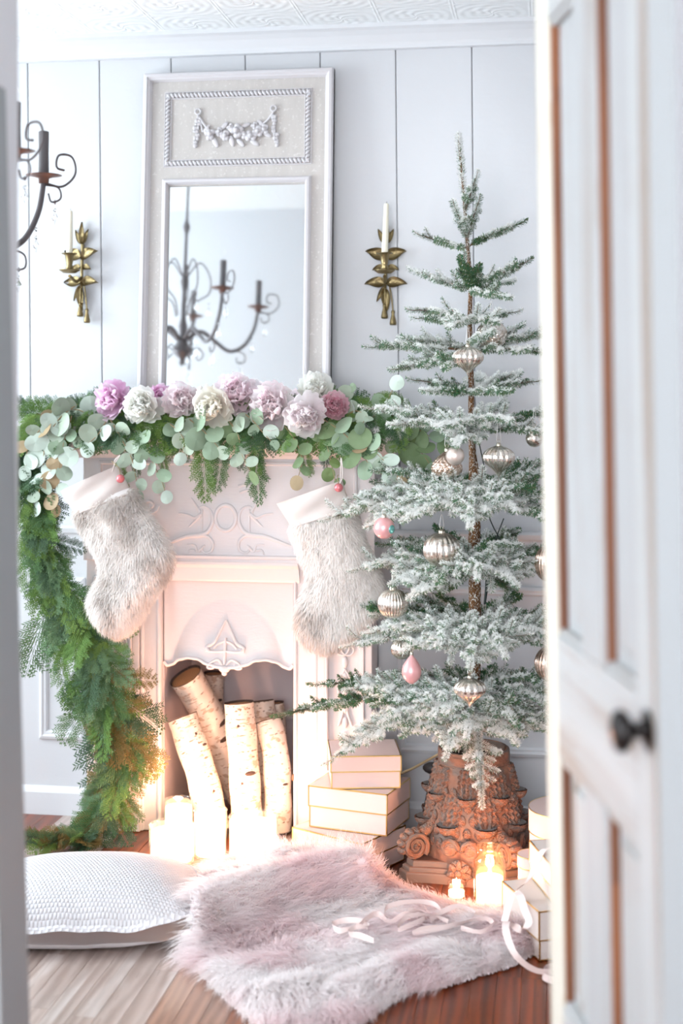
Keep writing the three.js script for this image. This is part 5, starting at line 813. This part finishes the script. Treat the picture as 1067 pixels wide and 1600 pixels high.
const WHITEP = [pm(0.99, 0.99, 0.96), pm(0.98, 0.97, 0.93)], LILAC = [pm(0.92, 0.66, 0.84), pm(0.94, 0.78, 0.88)], PINK = [pm(0.98, 0.84, 0.89), pm(0.98, 0.92, 0.94)], BLUSH = [pm(0.99, 0.94, 0.95), pm(0.98, 0.87, 0.9)], DEEP = [pm(0.88, 0.58, 0.66), pm(0.92, 0.72, 0.76)], CREAM = [pm(0.99, 0.98, 0.93), pm(0.98, 0.95, 0.88)];
function peony(label, px, py, dia, z, mats, seed, look = [0, 0.25, 1]) {
  const c = W(px, py, z), R = dia * 0.64 * 4.25 / FOCAL, r = rng(seed), g = thing('peony', label, 'flower', c, 0, 'peonies on the mantel garland');
  const axis = new THREE.Quaternion().setFromUnitVectors(V(0, 0, 1), V(...look).normalize());
  const rings = [[9, 1.3, 1.12, 0.1], [8, 1.05, 1.0, 0.2], [8, 0.78, 0.92, 0.32], [7, 0.5, 0.82, 0.4], [5, 0.24, 0.7, 0.46]];   // count, opening angle, length, lift
  rings.forEach(([n, open, len, lift], k) => { for (let i = 0; i < n; i++) {
    const a = (i + (k % 2) * 0.5 + 0.35 * (r() - 0.5)) / n * 2 * Math.PI, m = part(g, 'petal', PET[k === 0 ? (r() < 0.5 ? 0 : 2) : 1 + Math.floor(r() * 3)], mats[r() < 0.6 ? 0 : 1]);
    const q = euler(0, 0, a).multiply(euler(Math.PI / 2 - open * (0.85 + 0.3 * r()), 0, 0)).multiply(euler(0, (r() - 0.5) * 0.5, 0));
    m.quaternion.copy(axis.clone().multiply(q)); m.position.copy(V(0, 0, -R * (0.35 - lift * 0.6)).applyQuaternion(axis)); const s = R * len * (0.85 + 0.25 * r()); m.scale.set(s * (k ? 0.95 : 1.1), s, s);
  } });
  part(g, 'calyx', new THREE.SphereGeometry(R * 0.3, 10, 7).translate(0, 0, -R * 0.42).applyQuaternion(axis), cedarM[1], 'green calyx');
}
peony('lilac pink peony at the left end of the flower row', 179, 625, 50, 0.24, LILAC, 1, [-0.25, 0.1, 1]);
peony('white peony second from the left, before a lilac one', 222, 634, 50, 0.27, WHITEP, 2, [0, 0, 1]);
peony('lilac pink peony half hidden behind the left white peony', 246, 626, 44, 0.21, LILAC, 3, [0.4, 0.2, 1]);
peony('pale pink peony left of the mirror glass centre, beside the cream one', 284, 626, 48, 0.25, BLUSH, 4, [0.2, 0.2, 1]);
peony('cream white peony in the middle beside the tall pink peony', 334, 634, 52, 0.27, CREAM, 5, [-0.15, -0.1, 1]);
peony('tall pink peony in the middle, highest of the row', 371, 616, 56, 0.22, PINK, 6, [0.1, 0.4, 1]);
peony('pale pink peony right of the tall pink one', 428, 632, 58, 0.25, BLUSH, 7, [-0.2, 0.15, 1]);
peony('blush peony hanging lowest over the shelf edge', 480, 647, 54, 0.28, BLUSH, 8, [0, -0.15, 1]);
peony('white peony standing above the lowest blush peony', 493, 612, 46, 0.22, WHITEP, 9, [0.15, 0.6, 1]);
peony('small deep pink peony bud at the right end of the row', 524, 634, 36, 0.25, DEEP, 10, [0.25, 0.1, 1]);

// ================================================================ fur: tufts of fine hairs
function tuftGeo(seed, n, len, spread, wid, curl) {        // hairs rise along +y and bend towards +x
  const r = rng(seed), pos = [], nor = [], idx = [];
  for (let k = 0; k < n; k++) {
    const a = r() * 6.283, d = Math.sqrt(r()) * spread, l = len * (0.6 + 0.6 * r()), b = V(Math.cos(a) * d, 0, Math.sin(a) * d), lean = V(0.35 + curl * r(), 0, (r() - 0.5) * 0.8), s = V(r() - 0.5, 0, r() - 0.5).normalize().multiplyScalar(wid), i = pos.length / 3, S = 3;
    for (let j = 0; j <= S; j++) { const t = j / S, p = b.clone().add(V(0, l * t * (1 - 0.25 * t), 0)).addScaledVector(lean, l * t * t * 0.9), w = 1 - t * t; for (const q of j < S ? [-1, 1] : [0]) { pos.push(p.x + s.x * q * w, p.y, p.z + s.z * q * w); const nn = s.clone().cross(V(lean.x * 2 * t * l, l * (1 - 0.5 * t), lean.z * 2 * t * l)).normalize(); nor.push(nn.x, nn.y, nn.z); } }
    for (let j = 0; j < S - 1; j++) { const q = i + j * 2; idx.push(q, q + 1, q + 2, q + 1, q + 3, q + 2); } idx.push(i + 4, i + 5, i + 6);
  }
  const g = new THREE.BufferGeometry(); g.setAttribute('position', new THREE.Float32BufferAttribute(pos, 3)); g.setAttribute('normal', new THREE.Float32BufferAttribute(nor, 3)); g.setIndex(idx); return g;
}
const furM = phys(0xffffff, 1, { side: THREE.DoubleSide, transmission: 0.55, thickness: 0, specularIntensity: 0.3, name: 'fur_hair' });

// ================================================================ stockings
const linen = std(new THREE.Color(0.74, 0.65, 0.61), 0.8, { bumpMap: tex(256, 256, (u, v) => 0.5 + 0.25 * Math.sin(u * 402) * Math.sin(v * 402) + 0.3 * (fbm(u * 8, v * 8, 3, 8) - 0.5), false, 4, 4), bumpScale: 0.0008, name: 'stocking_cuff_fabric' }), furSkin = std(new THREE.Color(0.93, 0.9, 0.88), 0.9);
const tuftS = [tuftGeo(21, 13, 0.023, 0.011, 0.0012, 0.8), tuftGeo(22, 13, 0.02, 0.012, 0.0012, 0.5)];
function stocking(label, rows, cuffRows, z, depth, seed, tag) {
  const g = thing('christmas_stocking', label, 'stocking', V(0, 0, 0), 0, 'fur stockings hanging from the mantel'), r = rng(seed);
  const loft = (rows, dep, n, close) => { const Ls = rows.map(([x0, y0]) => W(x0, y0, z)), Rs = rows.map(([, , x1, y1]) => W(x1, y1, z)), a = new THREE.CatmullRomCurve3(Ls, false, 'centripetal'), b = new THREE.CatmullRomCurve3(Rs, false, 'centripetal'); return (u, v) => { const l = a.getPoint(v), q = b.getPoint(v), m = l.clone().add(q).multiplyScalar(0.5), h = q.sub(l).multiplyScalar(0.5), t = u * 2 * Math.PI, e = close ? Math.pow(Math.max(0.0, 1 - Math.pow(Math.max(0, (v - 0.72) / 0.28), 2.2)), 0.5) : 1, fold = 1 + 0.1 * Math.sin(v * 9 + u * 14 + seed); return m.addScaledVector(h, Math.cos(t) * (close ? Math.max(e, 0.03) : 1)).add(V(0, 0, -Math.sin(t) * dep * fold * (close ? Math.max(0.05, e) : 1))); }; };
  const bodyF = loft(rows, depth, 0, true), cuffF = loft(cuffRows, depth * 1.12, 0, false);
  const b = part(g, 'boot', grid(40, 44, bodyF, true), furSkin);
  part(g, 'cuff', merge([grid(40, 10, (u, v) => cuffF(u, v), true), grid(40, 6, (u, v) => { const p = cuffF(1 - u, v * 0.9), c = cuffF(0, v).add(cuffF(0.5, v)).multiplyScalar(0.5); return p.lerp(c, 0.06); }, true)]), linen);
  part(g, 'cuff_hem', tube(Array.from({ length: 25 }, (_, i) => cuffF(i / 24, 0.97)), 0.0035, 48, 6, false), linen);
  const mats = [[], []], cols = [[], []];
  for (let k = 0; k < 4200; k++) {
    const u = r(), v = 0.02 + 0.975 * r(), p = bodyF(u, v), du = bodyF(u + 0.004, v).sub(p), dv = bodyF(u, Math.min(1, v + 0.004)).sub(p), n = dv.clone().cross(du).normalize();
    if (!isFinite(n.x) || n.lengthSq() < 0.5) continue; const c = bodyF(0, v).add(bodyF(0.5, v)).multiplyScalar(0.5); if (n.dot(p.clone().sub(c)) < 0) n.negate();
    const down = V(0.25 * (r() - 0.5), -1, 0.2 * (r() - 0.5)); let x = down.addScaledVector(n, -down.dot(n)).normalize(); const zz = x.clone().cross(n).normalize(), i = r() < 0.5 ? 0 : 1;
    mats[i].push(M4(p, new THREE.Quaternion().setFromRotationMatrix(new THREE.Matrix4().makeBasis(x, n, zz)), 0.75 + 0.5 * r()));
    const patch = sstep(fbm(p.x * 16 + seed, p.y * 13, 3, 0, seed), 0.5, 0.66), tone = new THREE.Color(1.0, 0.965, 0.94).lerp(new THREE.Color(0.78, 0.72, 0.68), patch * 0.75); cols[i].push(tone.multiplyScalar(0.9 + 0.15 * r()));
  }
  mats.forEach((m, i) => copies(b, 'fur', tuftS[i], furM, m, cols[i]));
  const a = W(tag[0], tag[1], z + depth + 0.012), top = W(tag[2], tag[3], z + depth * 0.9), q = W(cuffRows[0][2] - 4, cuffRows[0][3] + 2, z);
  part(g, 'hanging_loop', tube([V(q.x, q.y - 0.01, z), V(q.x + 0.004, q.y + 0.02, z + 0.01), V(top.x, top.y, z + 0.02), V(q.x + 0.012, q.y + 0.015, z + 0.03), V(q.x, q.y - 0.012, z + 0.02)], 0.0018, 30, 6), linen, 'string loop');
  const bell = part(g, 'bauble', ball(a.x, a.y, a.z, 0.0125, 0.0125, 0.0125, 18, 12), std(new THREE.Color(0.7, 0.2, 0.22), 0.25, { metalness: 0.4 }), 'small red bauble');
  part(bell, 'twine', tube([V(a.x, a.y + 0.012, a.z), V(a.x - 0.004, a.y + 0.03, a.z), V(q.x, q.y + 0.02, z + 0.03)], 0.0012, 14, 5), stemE);
}
stocking('white fur stocking with linen cuff hanging left of the frieze',
  [[116, 797, 203, 762], [124, 815, 220, 790], [137, 838, 240, 820], [152, 860, 256, 846], [160, 880, 265, 870], [160, 900, 261, 893], [150, 922, 245, 920], [144, 942, 228, 945], [148, 962, 217, 966], [158, 978, 206, 981], [172, 987, 192, 989]],
  [[95, 768, 183, 728], [103, 782, 191, 742], [112, 794, 199, 756], [118, 805, 206, 772]], 0.305, 0.036, 3, [188, 748, 186, 712]);
stocking('white fur stocking with linen cuff hanging right, beside the fir',
  [[455, 818, 543, 790], [463, 840, 556, 820], [473, 866, 568, 850], [482, 888, 580, 880], [484, 910, 590, 905], [478, 930, 594, 926], [470, 950, 590, 948], [466, 970, 575, 970], [468, 990, 556, 988], [478, 1004, 540, 1004], [495, 1012, 520, 1012]],
  [[432, 787, 535, 750], [440, 800, 539, 765], [448, 812, 544, 780], [455, 824, 549, 795]], 0.305, 0.036, 7, [529, 762, 532, 715]);
// ================================================================ pillow, fur throw, ribbons
{
  const quilt = tex(512, 512, (u, v) => { const k = 22, row = Math.floor(v * k * 1.0), x = (u * k + (row % 2) * 0.5) % 1 - 0.5, y = (v * k) % 1 - 0.5; return 0.25 + 0.7 * Math.pow(Math.max(0, Math.cos(x * Math.PI) * Math.cos(y * Math.PI)), 0.45) + 0.1 * (fbm(u * 60, v * 60, 2, 60) - 0.5); }, false, 1, 1);
  const cloth = phys(new THREE.Color(0.72, 0.7, 0.72), 0.75, { bumpMap: quilt, bumpScale: 0.0045, sheen: 0.3, name: 'white_quilted_cotton' }), back = std(new THREE.Color(0.9, 0.89, 0.91), 0.8, { name: 'white_cotton' });
  const g = thing('pillow', 'white quilted cotton pillow lying on the wooden floor beside the fur throw', 'pillow', V(-0.2, 0.002, 0.875), 10.6 * D2R);
  const hx = 0.285, hz = 0.215;
  const edge = (a) => { const n = 3.6, c = Math.cos(a), s = Math.sin(a), k = Math.pow(Math.pow(Math.abs(c), n) + Math.pow(Math.abs(s), n), -1 / n), pull = 1 + 0.05 * Math.pow(Math.abs(Math.sin(2 * a)), 3); return [c * k * pull * hx, s * k * pull * hz]; };
  const P = (x, z, side) => { const X = x / hx, Z = z / hz, f = Math.pow(Math.max(0, 1 - Math.pow(Math.abs(X), 2.6)), 0.55) * Math.pow(Math.max(0, 1 - Math.pow(Math.abs(Z), 2.6)), 0.55), rip = 0.002 * Math.sin(x * 60 + 3 * Math.sin(z * 22)) * sstep(Math.max(Math.abs(X), Math.abs(Z)), 0.55, 0.95), base = 0.04 + 0.012 * (X * X * Z * Z); return V(x, side > 0 ? base + 0.115 * f + rip : Math.max(0.001, base - 0.06 * f + rip * 0.4), z); };
  const F = (side) => (u, v) => { const a = u * 2 * Math.PI * side, [ex, ez] = edge(a), r = 1 - (1 - v) * 1; const q = Math.pow(1 - v, 1) ; return P(ex * q * 0.97, ez * q * 0.97, side); };
  const top = grid(80, 30, (u, v) => F(1)(1 - u, v), true); { const p = top.attributes.position, uv = top.attributes.uv; for (let i = 0; i < uv.count; i++) uv.setXY(i, p.getX(i) / 0.21, p.getZ(i) / 0.21); }
  part(g, 'top_cover', top, cloth);
  part(g, 'underside', grid(80, 20, (u, v) => F(-1)(1 - u, v), true), back);
  const flange = grid(120, 3, (u, v) => { const a = -u * 2 * Math.PI, [ex, ez] = edge(a), p = P(ex * 0.97, ez * 0.97, 1), k = 0.965 + v * 0.06; return V(ex * k, p.y + 0.004 + 0.0015 * Math.sin(a * 60) * v - 0.01 * v, ez * k); }, true); { const p = flange.attributes.position, uv = flange.attributes.uv; for (let i = 0; i < uv.count; i++) uv.setXY(i, p.getX(i) / 0.36, p.getZ(i) / 0.36); }
  part(g, 'flange', flange, cloth, 'stitched edge');
  const pipe = []; for (let i = 0; i <= 80; i++) { const a = i / 80 * 2 * Math.PI, [ex, ez] = edge(a); pipe.push(V(ex * 0.97, P(ex * 0.97, ez * 0.97, 1).y - 0.002, ez * 0.97)); }
  part(g, 'seam', tube(pipe, 0.004, 160, 6, false), back);
}
// the throw: rumpled cloth with long hair
const RUG = [[232, 1476], [262, 1432], [300, 1395], [322, 1362], [372, 1350], [430, 1352], [470, 1346], [545, 1360], [615, 1382], [640, 1402], [700, 1418], [745, 1432], [795, 1430], [826, 1452], [838, 1490], [806, 1512], [752, 1528], [700, 1545], [648, 1552], [600, 1578], [556, 1612], [470, 1640], [400, 1610], [370, 1580], [338, 1552], [310, 1522], [276, 1496]].map(([x, y]) => { const p = H(x, y, 0); return [p.x, p.z]; });
const inRug = (x, z) => { const qx = x + 0.2, qz = z - 0.875, ca = Math.cos(10.6 * D2R), sa = Math.sin(10.6 * D2R); if (Math.abs(qx * ca - qz * sa) < 0.28 && Math.abs(qx * sa + qz * ca) < 0.215) return false; let c = false; for (let i = 0, j = RUG.length - 1; i < RUG.length; j = i++) { const [xi, zi] = RUG[i], [xj, zj] = RUG[j]; if ((zi > z) !== (zj > z) && x < (xj - xi) * (z - zi) / (zj - zi) + xi) c = !c; } return c; };
const edgeDist = (x, z) => { let d = 9; for (let i = 0, j = RUG.length - 1; i < RUG.length; j = i++) { const [ax, az] = RUG[j], [bx, bz] = RUG[i], t = clamp(((x - ax) * (bx - ax) + (z - az) * (bz - az)) / ((bx - ax) ** 2 + (bz - az) ** 2), 0, 1); d = Math.min(d, Math.hypot(x - ax - t * (bx - ax), z - az - t * (bz - az))); } return d; };
const segD = (x, z, pts) => { let d = 9; for (let i = 1; i < pts.length; i++) { const [ax, az] = pts[i - 1], [bx, bz] = pts[i], t = clamp(((x - ax) * (bx - ax) + (z - az) * (bz - az)) / ((bx - ax) ** 2 + (bz - az) ** 2), 0, 1); d = Math.min(d, Math.hypot(x - ax - t * (bx - ax), z - az - t * (bz - az))); } return d; };
const fl = (pts) => pts.map(([x, y]) => { const p = H(x, y, 0.03); return [p.x, p.z]; });
const RIDGES = [[fl([[275, 1475], [330, 1440], [420, 1412], [510, 1394], [565, 1388]]), 0.1, 0.04], [fl([[440, 1372], [490, 1368], [540, 1372]]), 0.07, 0.042], [fl([[340, 1382], [420, 1372]]), 0.03, 0.05], [fl([[420, 1560], [560, 1540], [700, 1500]]), 0.022, 0.05], [fl([[620, 1455], [740, 1450], [810, 1462]]), 0.022, 0.05]];
const DIPS = [[fl([[345, 1500], [450, 1460], [560, 1425], [640, 1415]]), 0.03, 0.022], [fl([[480, 1560], [560, 1520], [600, 1470]]), 0.012, 0.025]];
function rugH(x, z) { let h = 0.012 + 0.014 * (fbm(x * 7, z * 7, 3, 0, 9) - 0.4); for (const [p, a, w] of RIDGES) h += a * Math.exp(-Math.pow(segD(x, z, p) / w, 2)); for (const [p, a, w] of DIPS) h -= a * Math.exp(-Math.pow(segD(x, z, p) / w, 2)); return Math.max(0.006, h * sstep(edgeDist(x, z), 0, 0.05) + 0.005); }
{
  const g = thing('fur_throw', 'long-haired pale pink fur throw rumpled on the floor before the hearth', 'fur throw');
  const xs = RUG.map((p) => p[0]), zs = RUG.map((p) => p[1]), x0 = Math.min(...xs), x1 = Math.max(...xs), z0 = Math.min(...zs), z1 = Math.max(...zs), n = 90, pos = [], idx = [], id = {};
  const vert = (i, j) => { const k = i + '_' + j; if (id[k] === undefined) { const x = lerp(x0, x1, i / n), z = lerp(z0, z1, j / n); id[k] = pos.length / 3; pos.push(x, rugH(x, z), z); } return id[k]; };
  for (let i = 0; i < n; i++) for (let j = 0; j < n; j++) if (inRug(lerp(x0, x1, (i + 0.5) / n), lerp(z0, z1, (j + 0.5) / n))) { const a = vert(i, j), b = vert(i + 1, j), c = vert(i, j + 1), d = vert(i + 1, j + 1); idx.push(a, c, b, b, c, d); }
  const q = new THREE.BufferGeometry(); q.setAttribute('position', new THREE.Float32BufferAttribute(pos, 3)); q.setIndex(idx); q.computeVertexNormals();
  const hide = part(g, 'hide', q, std(new THREE.Color(0.9, 0.79, 0.8), 0.9));
  const T = [tuftGeo(31, 13, 0.056, 0.010, 0.0012, 0.9), tuftGeo(32, 13, 0.048, 0.011, 0.0012, 0.6), tuftGeo(33, 11, 0.064, 0.007, 0.0012, 1.1)], r = rng(61), mats = [[], [], []], cols = [[], [], []], st = 0.0088;
  for (let x = x0; x < x1; x += st) for (let z = z0; z < z1; z += st) {
    const px = x + (r() - 0.5) * st, pz = z + (r() - 0.5) * st; if (!inRug(px, pz)) continue;
    const y = rugH(px, pz), e = 0.006, nrm = V(rugH(px - e, pz) - rugH(px + e, pz), 2 * e, rugH(px, pz - e) - rugH(px, pz + e)).normalize();
    const fa = 6.3 * fbm(px * 3.1 + 4, pz * 3.1, 3, 0, 17), d = edgeDist(px, pz);
    let dir = V(0.5 * Math.cos(fa) + 0.15, 0, 0.5 * Math.sin(fa) + 0.65); dir.addScaledVector(nrm, -dir.dot(nrm)).normalize();
    const up = nrm.clone().lerp(V(dir.x, 0.5, dir.z), 0.25).normalize(), zz = dir.clone().cross(up).normalize(), xx = up.clone().cross(zz).normalize(), i = Math.floor(r() * 3);
    mats[i].push(M4(V(px, y - 0.002, pz), new THREE.Quaternion().setFromRotationMatrix(new THREE.Matrix4().makeBasis(xx, up, zz)), V(1, 0.75 + 0.5 * r(), 1).multiplyScalar(d < 0.02 ? 0.8 : 1)));
    const tone = new THREE.Color(1.0, 0.965, 0.965).lerp(new THREE.Color(0.95, 0.84, 0.85), sstep(fbm(px * 9, pz * 9, 4, 0, 33), 0.42, 0.66)); cols[i].push(tone.multiplyScalar(0.92 + 0.14 * r()));
  }
  mats.forEach((m, i) => copies(hide, 'fur', T[i], furM, m, cols[i]));
}
const ribM = phys(new THREE.Color(0.84, 0.7, 0.67), 0.45, { side: THREE.DoubleSide, sheen: 0.4, name: 'satin_ribbon' });
function ribbon(parent, name, pts, w, ups, seg = 160) {      // a satin strip along points; ups = direction of its width at each point
  const c = new THREE.CatmullRomCurve3(pts, false, 'centripetal'), uc = new THREE.CatmullRomCurve3(ups.length === pts.length ? ups : pts.map((_, i) => ups[i % ups.length]));
  const f = (u, v, o) => { const p = c.getPoint(v), d = uc.getPoint(v), t = c.getTangent(v); d.addScaledVector(t, -d.dot(t)).normalize(); return p.addScaledVector(d, (u - 0.5) * w).addScaledVector(d.clone().cross(t), o); };
  return part(parent, name, merge([grid(2, seg, (u, v) => f(u, v, 0.0003)), grid(2, seg, (u, v) => f(1 - u, v, -0.0003))]), ribM);
}
{
  const R = (pts) => pts.map(([x, y, h]) => H(x, y, h)), U = [V(0, 1, 0.25), V(0.2, 1, -0.2), V(-0.15, 0.9, 0.4), V(0.1, 1, 0.1), V(0.1, 0.5, 0.7)];
  const g = thing('satin_ribbon', 'long tangled pale pink satin ribbon lying in loops on the fur throw', 'ribbon');
  ribbon(g, 'loops', R([[584, 1470, 0.06], [562, 1462, 0.065], [545, 1458, 0.07], [556, 1448, 0.075], [574, 1448, 0.075], [566, 1440, 0.07], [540, 1438, 0.068], [520, 1444, 0.065], [530, 1454, 0.065], [558, 1446, 0.075], [572, 1436, 0.08], [590, 1428, 0.075], [610, 1440, 0.065], [628, 1430, 0.078], [656, 1424, 0.08], [664, 1432, 0.07], [640, 1446, 0.065], [622, 1452, 0.062], [634, 1434, 0.078], [676, 1430, 0.075], [700, 1440, 0.065]]), 0.014, U, 260);
  ribbon(g, 'loops', R([[600, 1436, 0.065], [604, 1418, 0.075], [640, 1409, 0.08], [676, 1412, 0.075], [690, 1425, 0.065], [672, 1438, 0.06], [700, 1420, 0.078], [722, 1416, 0.078], [742, 1428, 0.065], [726, 1442, 0.06], [700, 1448, 0.06], [660, 1452, 0.064], [645, 1458, 0.06], [690, 1450, 0.066], [726, 1440, 0.07], [762, 1436, 0.072], [770, 1444, 0.064], [750, 1456, 0.06], [720, 1450, 0.06]]), 0.013, U, 260);
  const s = thing('satin_ribbon', 'pale pink satin ribbon running over the stacked cream boxes down to the floor', 'ribbon');
  ribbon(s, 'tail_over_the_boxes', [A(900, 1317, 3.45), A(872, 1321, 3.43), A(852, 1328, 3.42), A(840, 1342, 3.43), A(833, 1362, 3.42), A(822, 1379, 3.38), A(806, 1392, 3.37), A(796, 1410, 3.35), A(788, 1440, 3.32)], 0.017, [V(0.1, 0.35, 0.9), V(0.15, 0.35, 0.9), V(0.4, 0.2, 0.8), V(0.8, 0.1, 0.5), V(0.8, 0.1, 0.5), V(0.6, 0.6, 0.4), V(0.5, 0.7, 0.4), V(0.9, 0.2, 0.3), V(0.9, 0, 0.3)]);
  ribbon(s, 'loop_on_the_corner', [A(806, 1393, 3.36), A(813, 1400, 3.33), A(819, 1420, 3.3), A(826, 1442, 3.27), A(815, 1452, 3.26), A(801, 1446, 3.27), A(792, 1440, 3.25), A(790, 1452, 3.22), A(796, 1474, 3.2), A(806, 1493, 3.19), A(822, 1508, 3.19), A(840, 1517, 3.19), A(862, 1519, 3.18)], 0.017, [V(0.8, 0.3, 0.3), V(1, 0.1, 0.2), V(1, 0.1, 0.2), V(1, 0.1, 0.2), V(0.9, 0.5, 0.2), V(0.9, 0.4, 0.3), V(1, 0, 0.2), V(1, 0, 0.2), V(0.9, 0.2, 0.3), V(0.7, 0.6, 0.3), V(0.2, 0.9, 0.4), V(0, 0.9, 0.4), V(0, 0.9, 0.4)]);
  ribbon(s, 'curl_on_the_floor', [H(866, 1510, 0.02), H(852, 1514, 0.02), H(848, 1524, 0.014), H(858, 1530, 0.012), H(880, 1534, 0.012), H(900, 1530, 0.014)], 0.019, [V(0.1, 1, 0.2)], 80);
}
renderer.render(scene, camera);
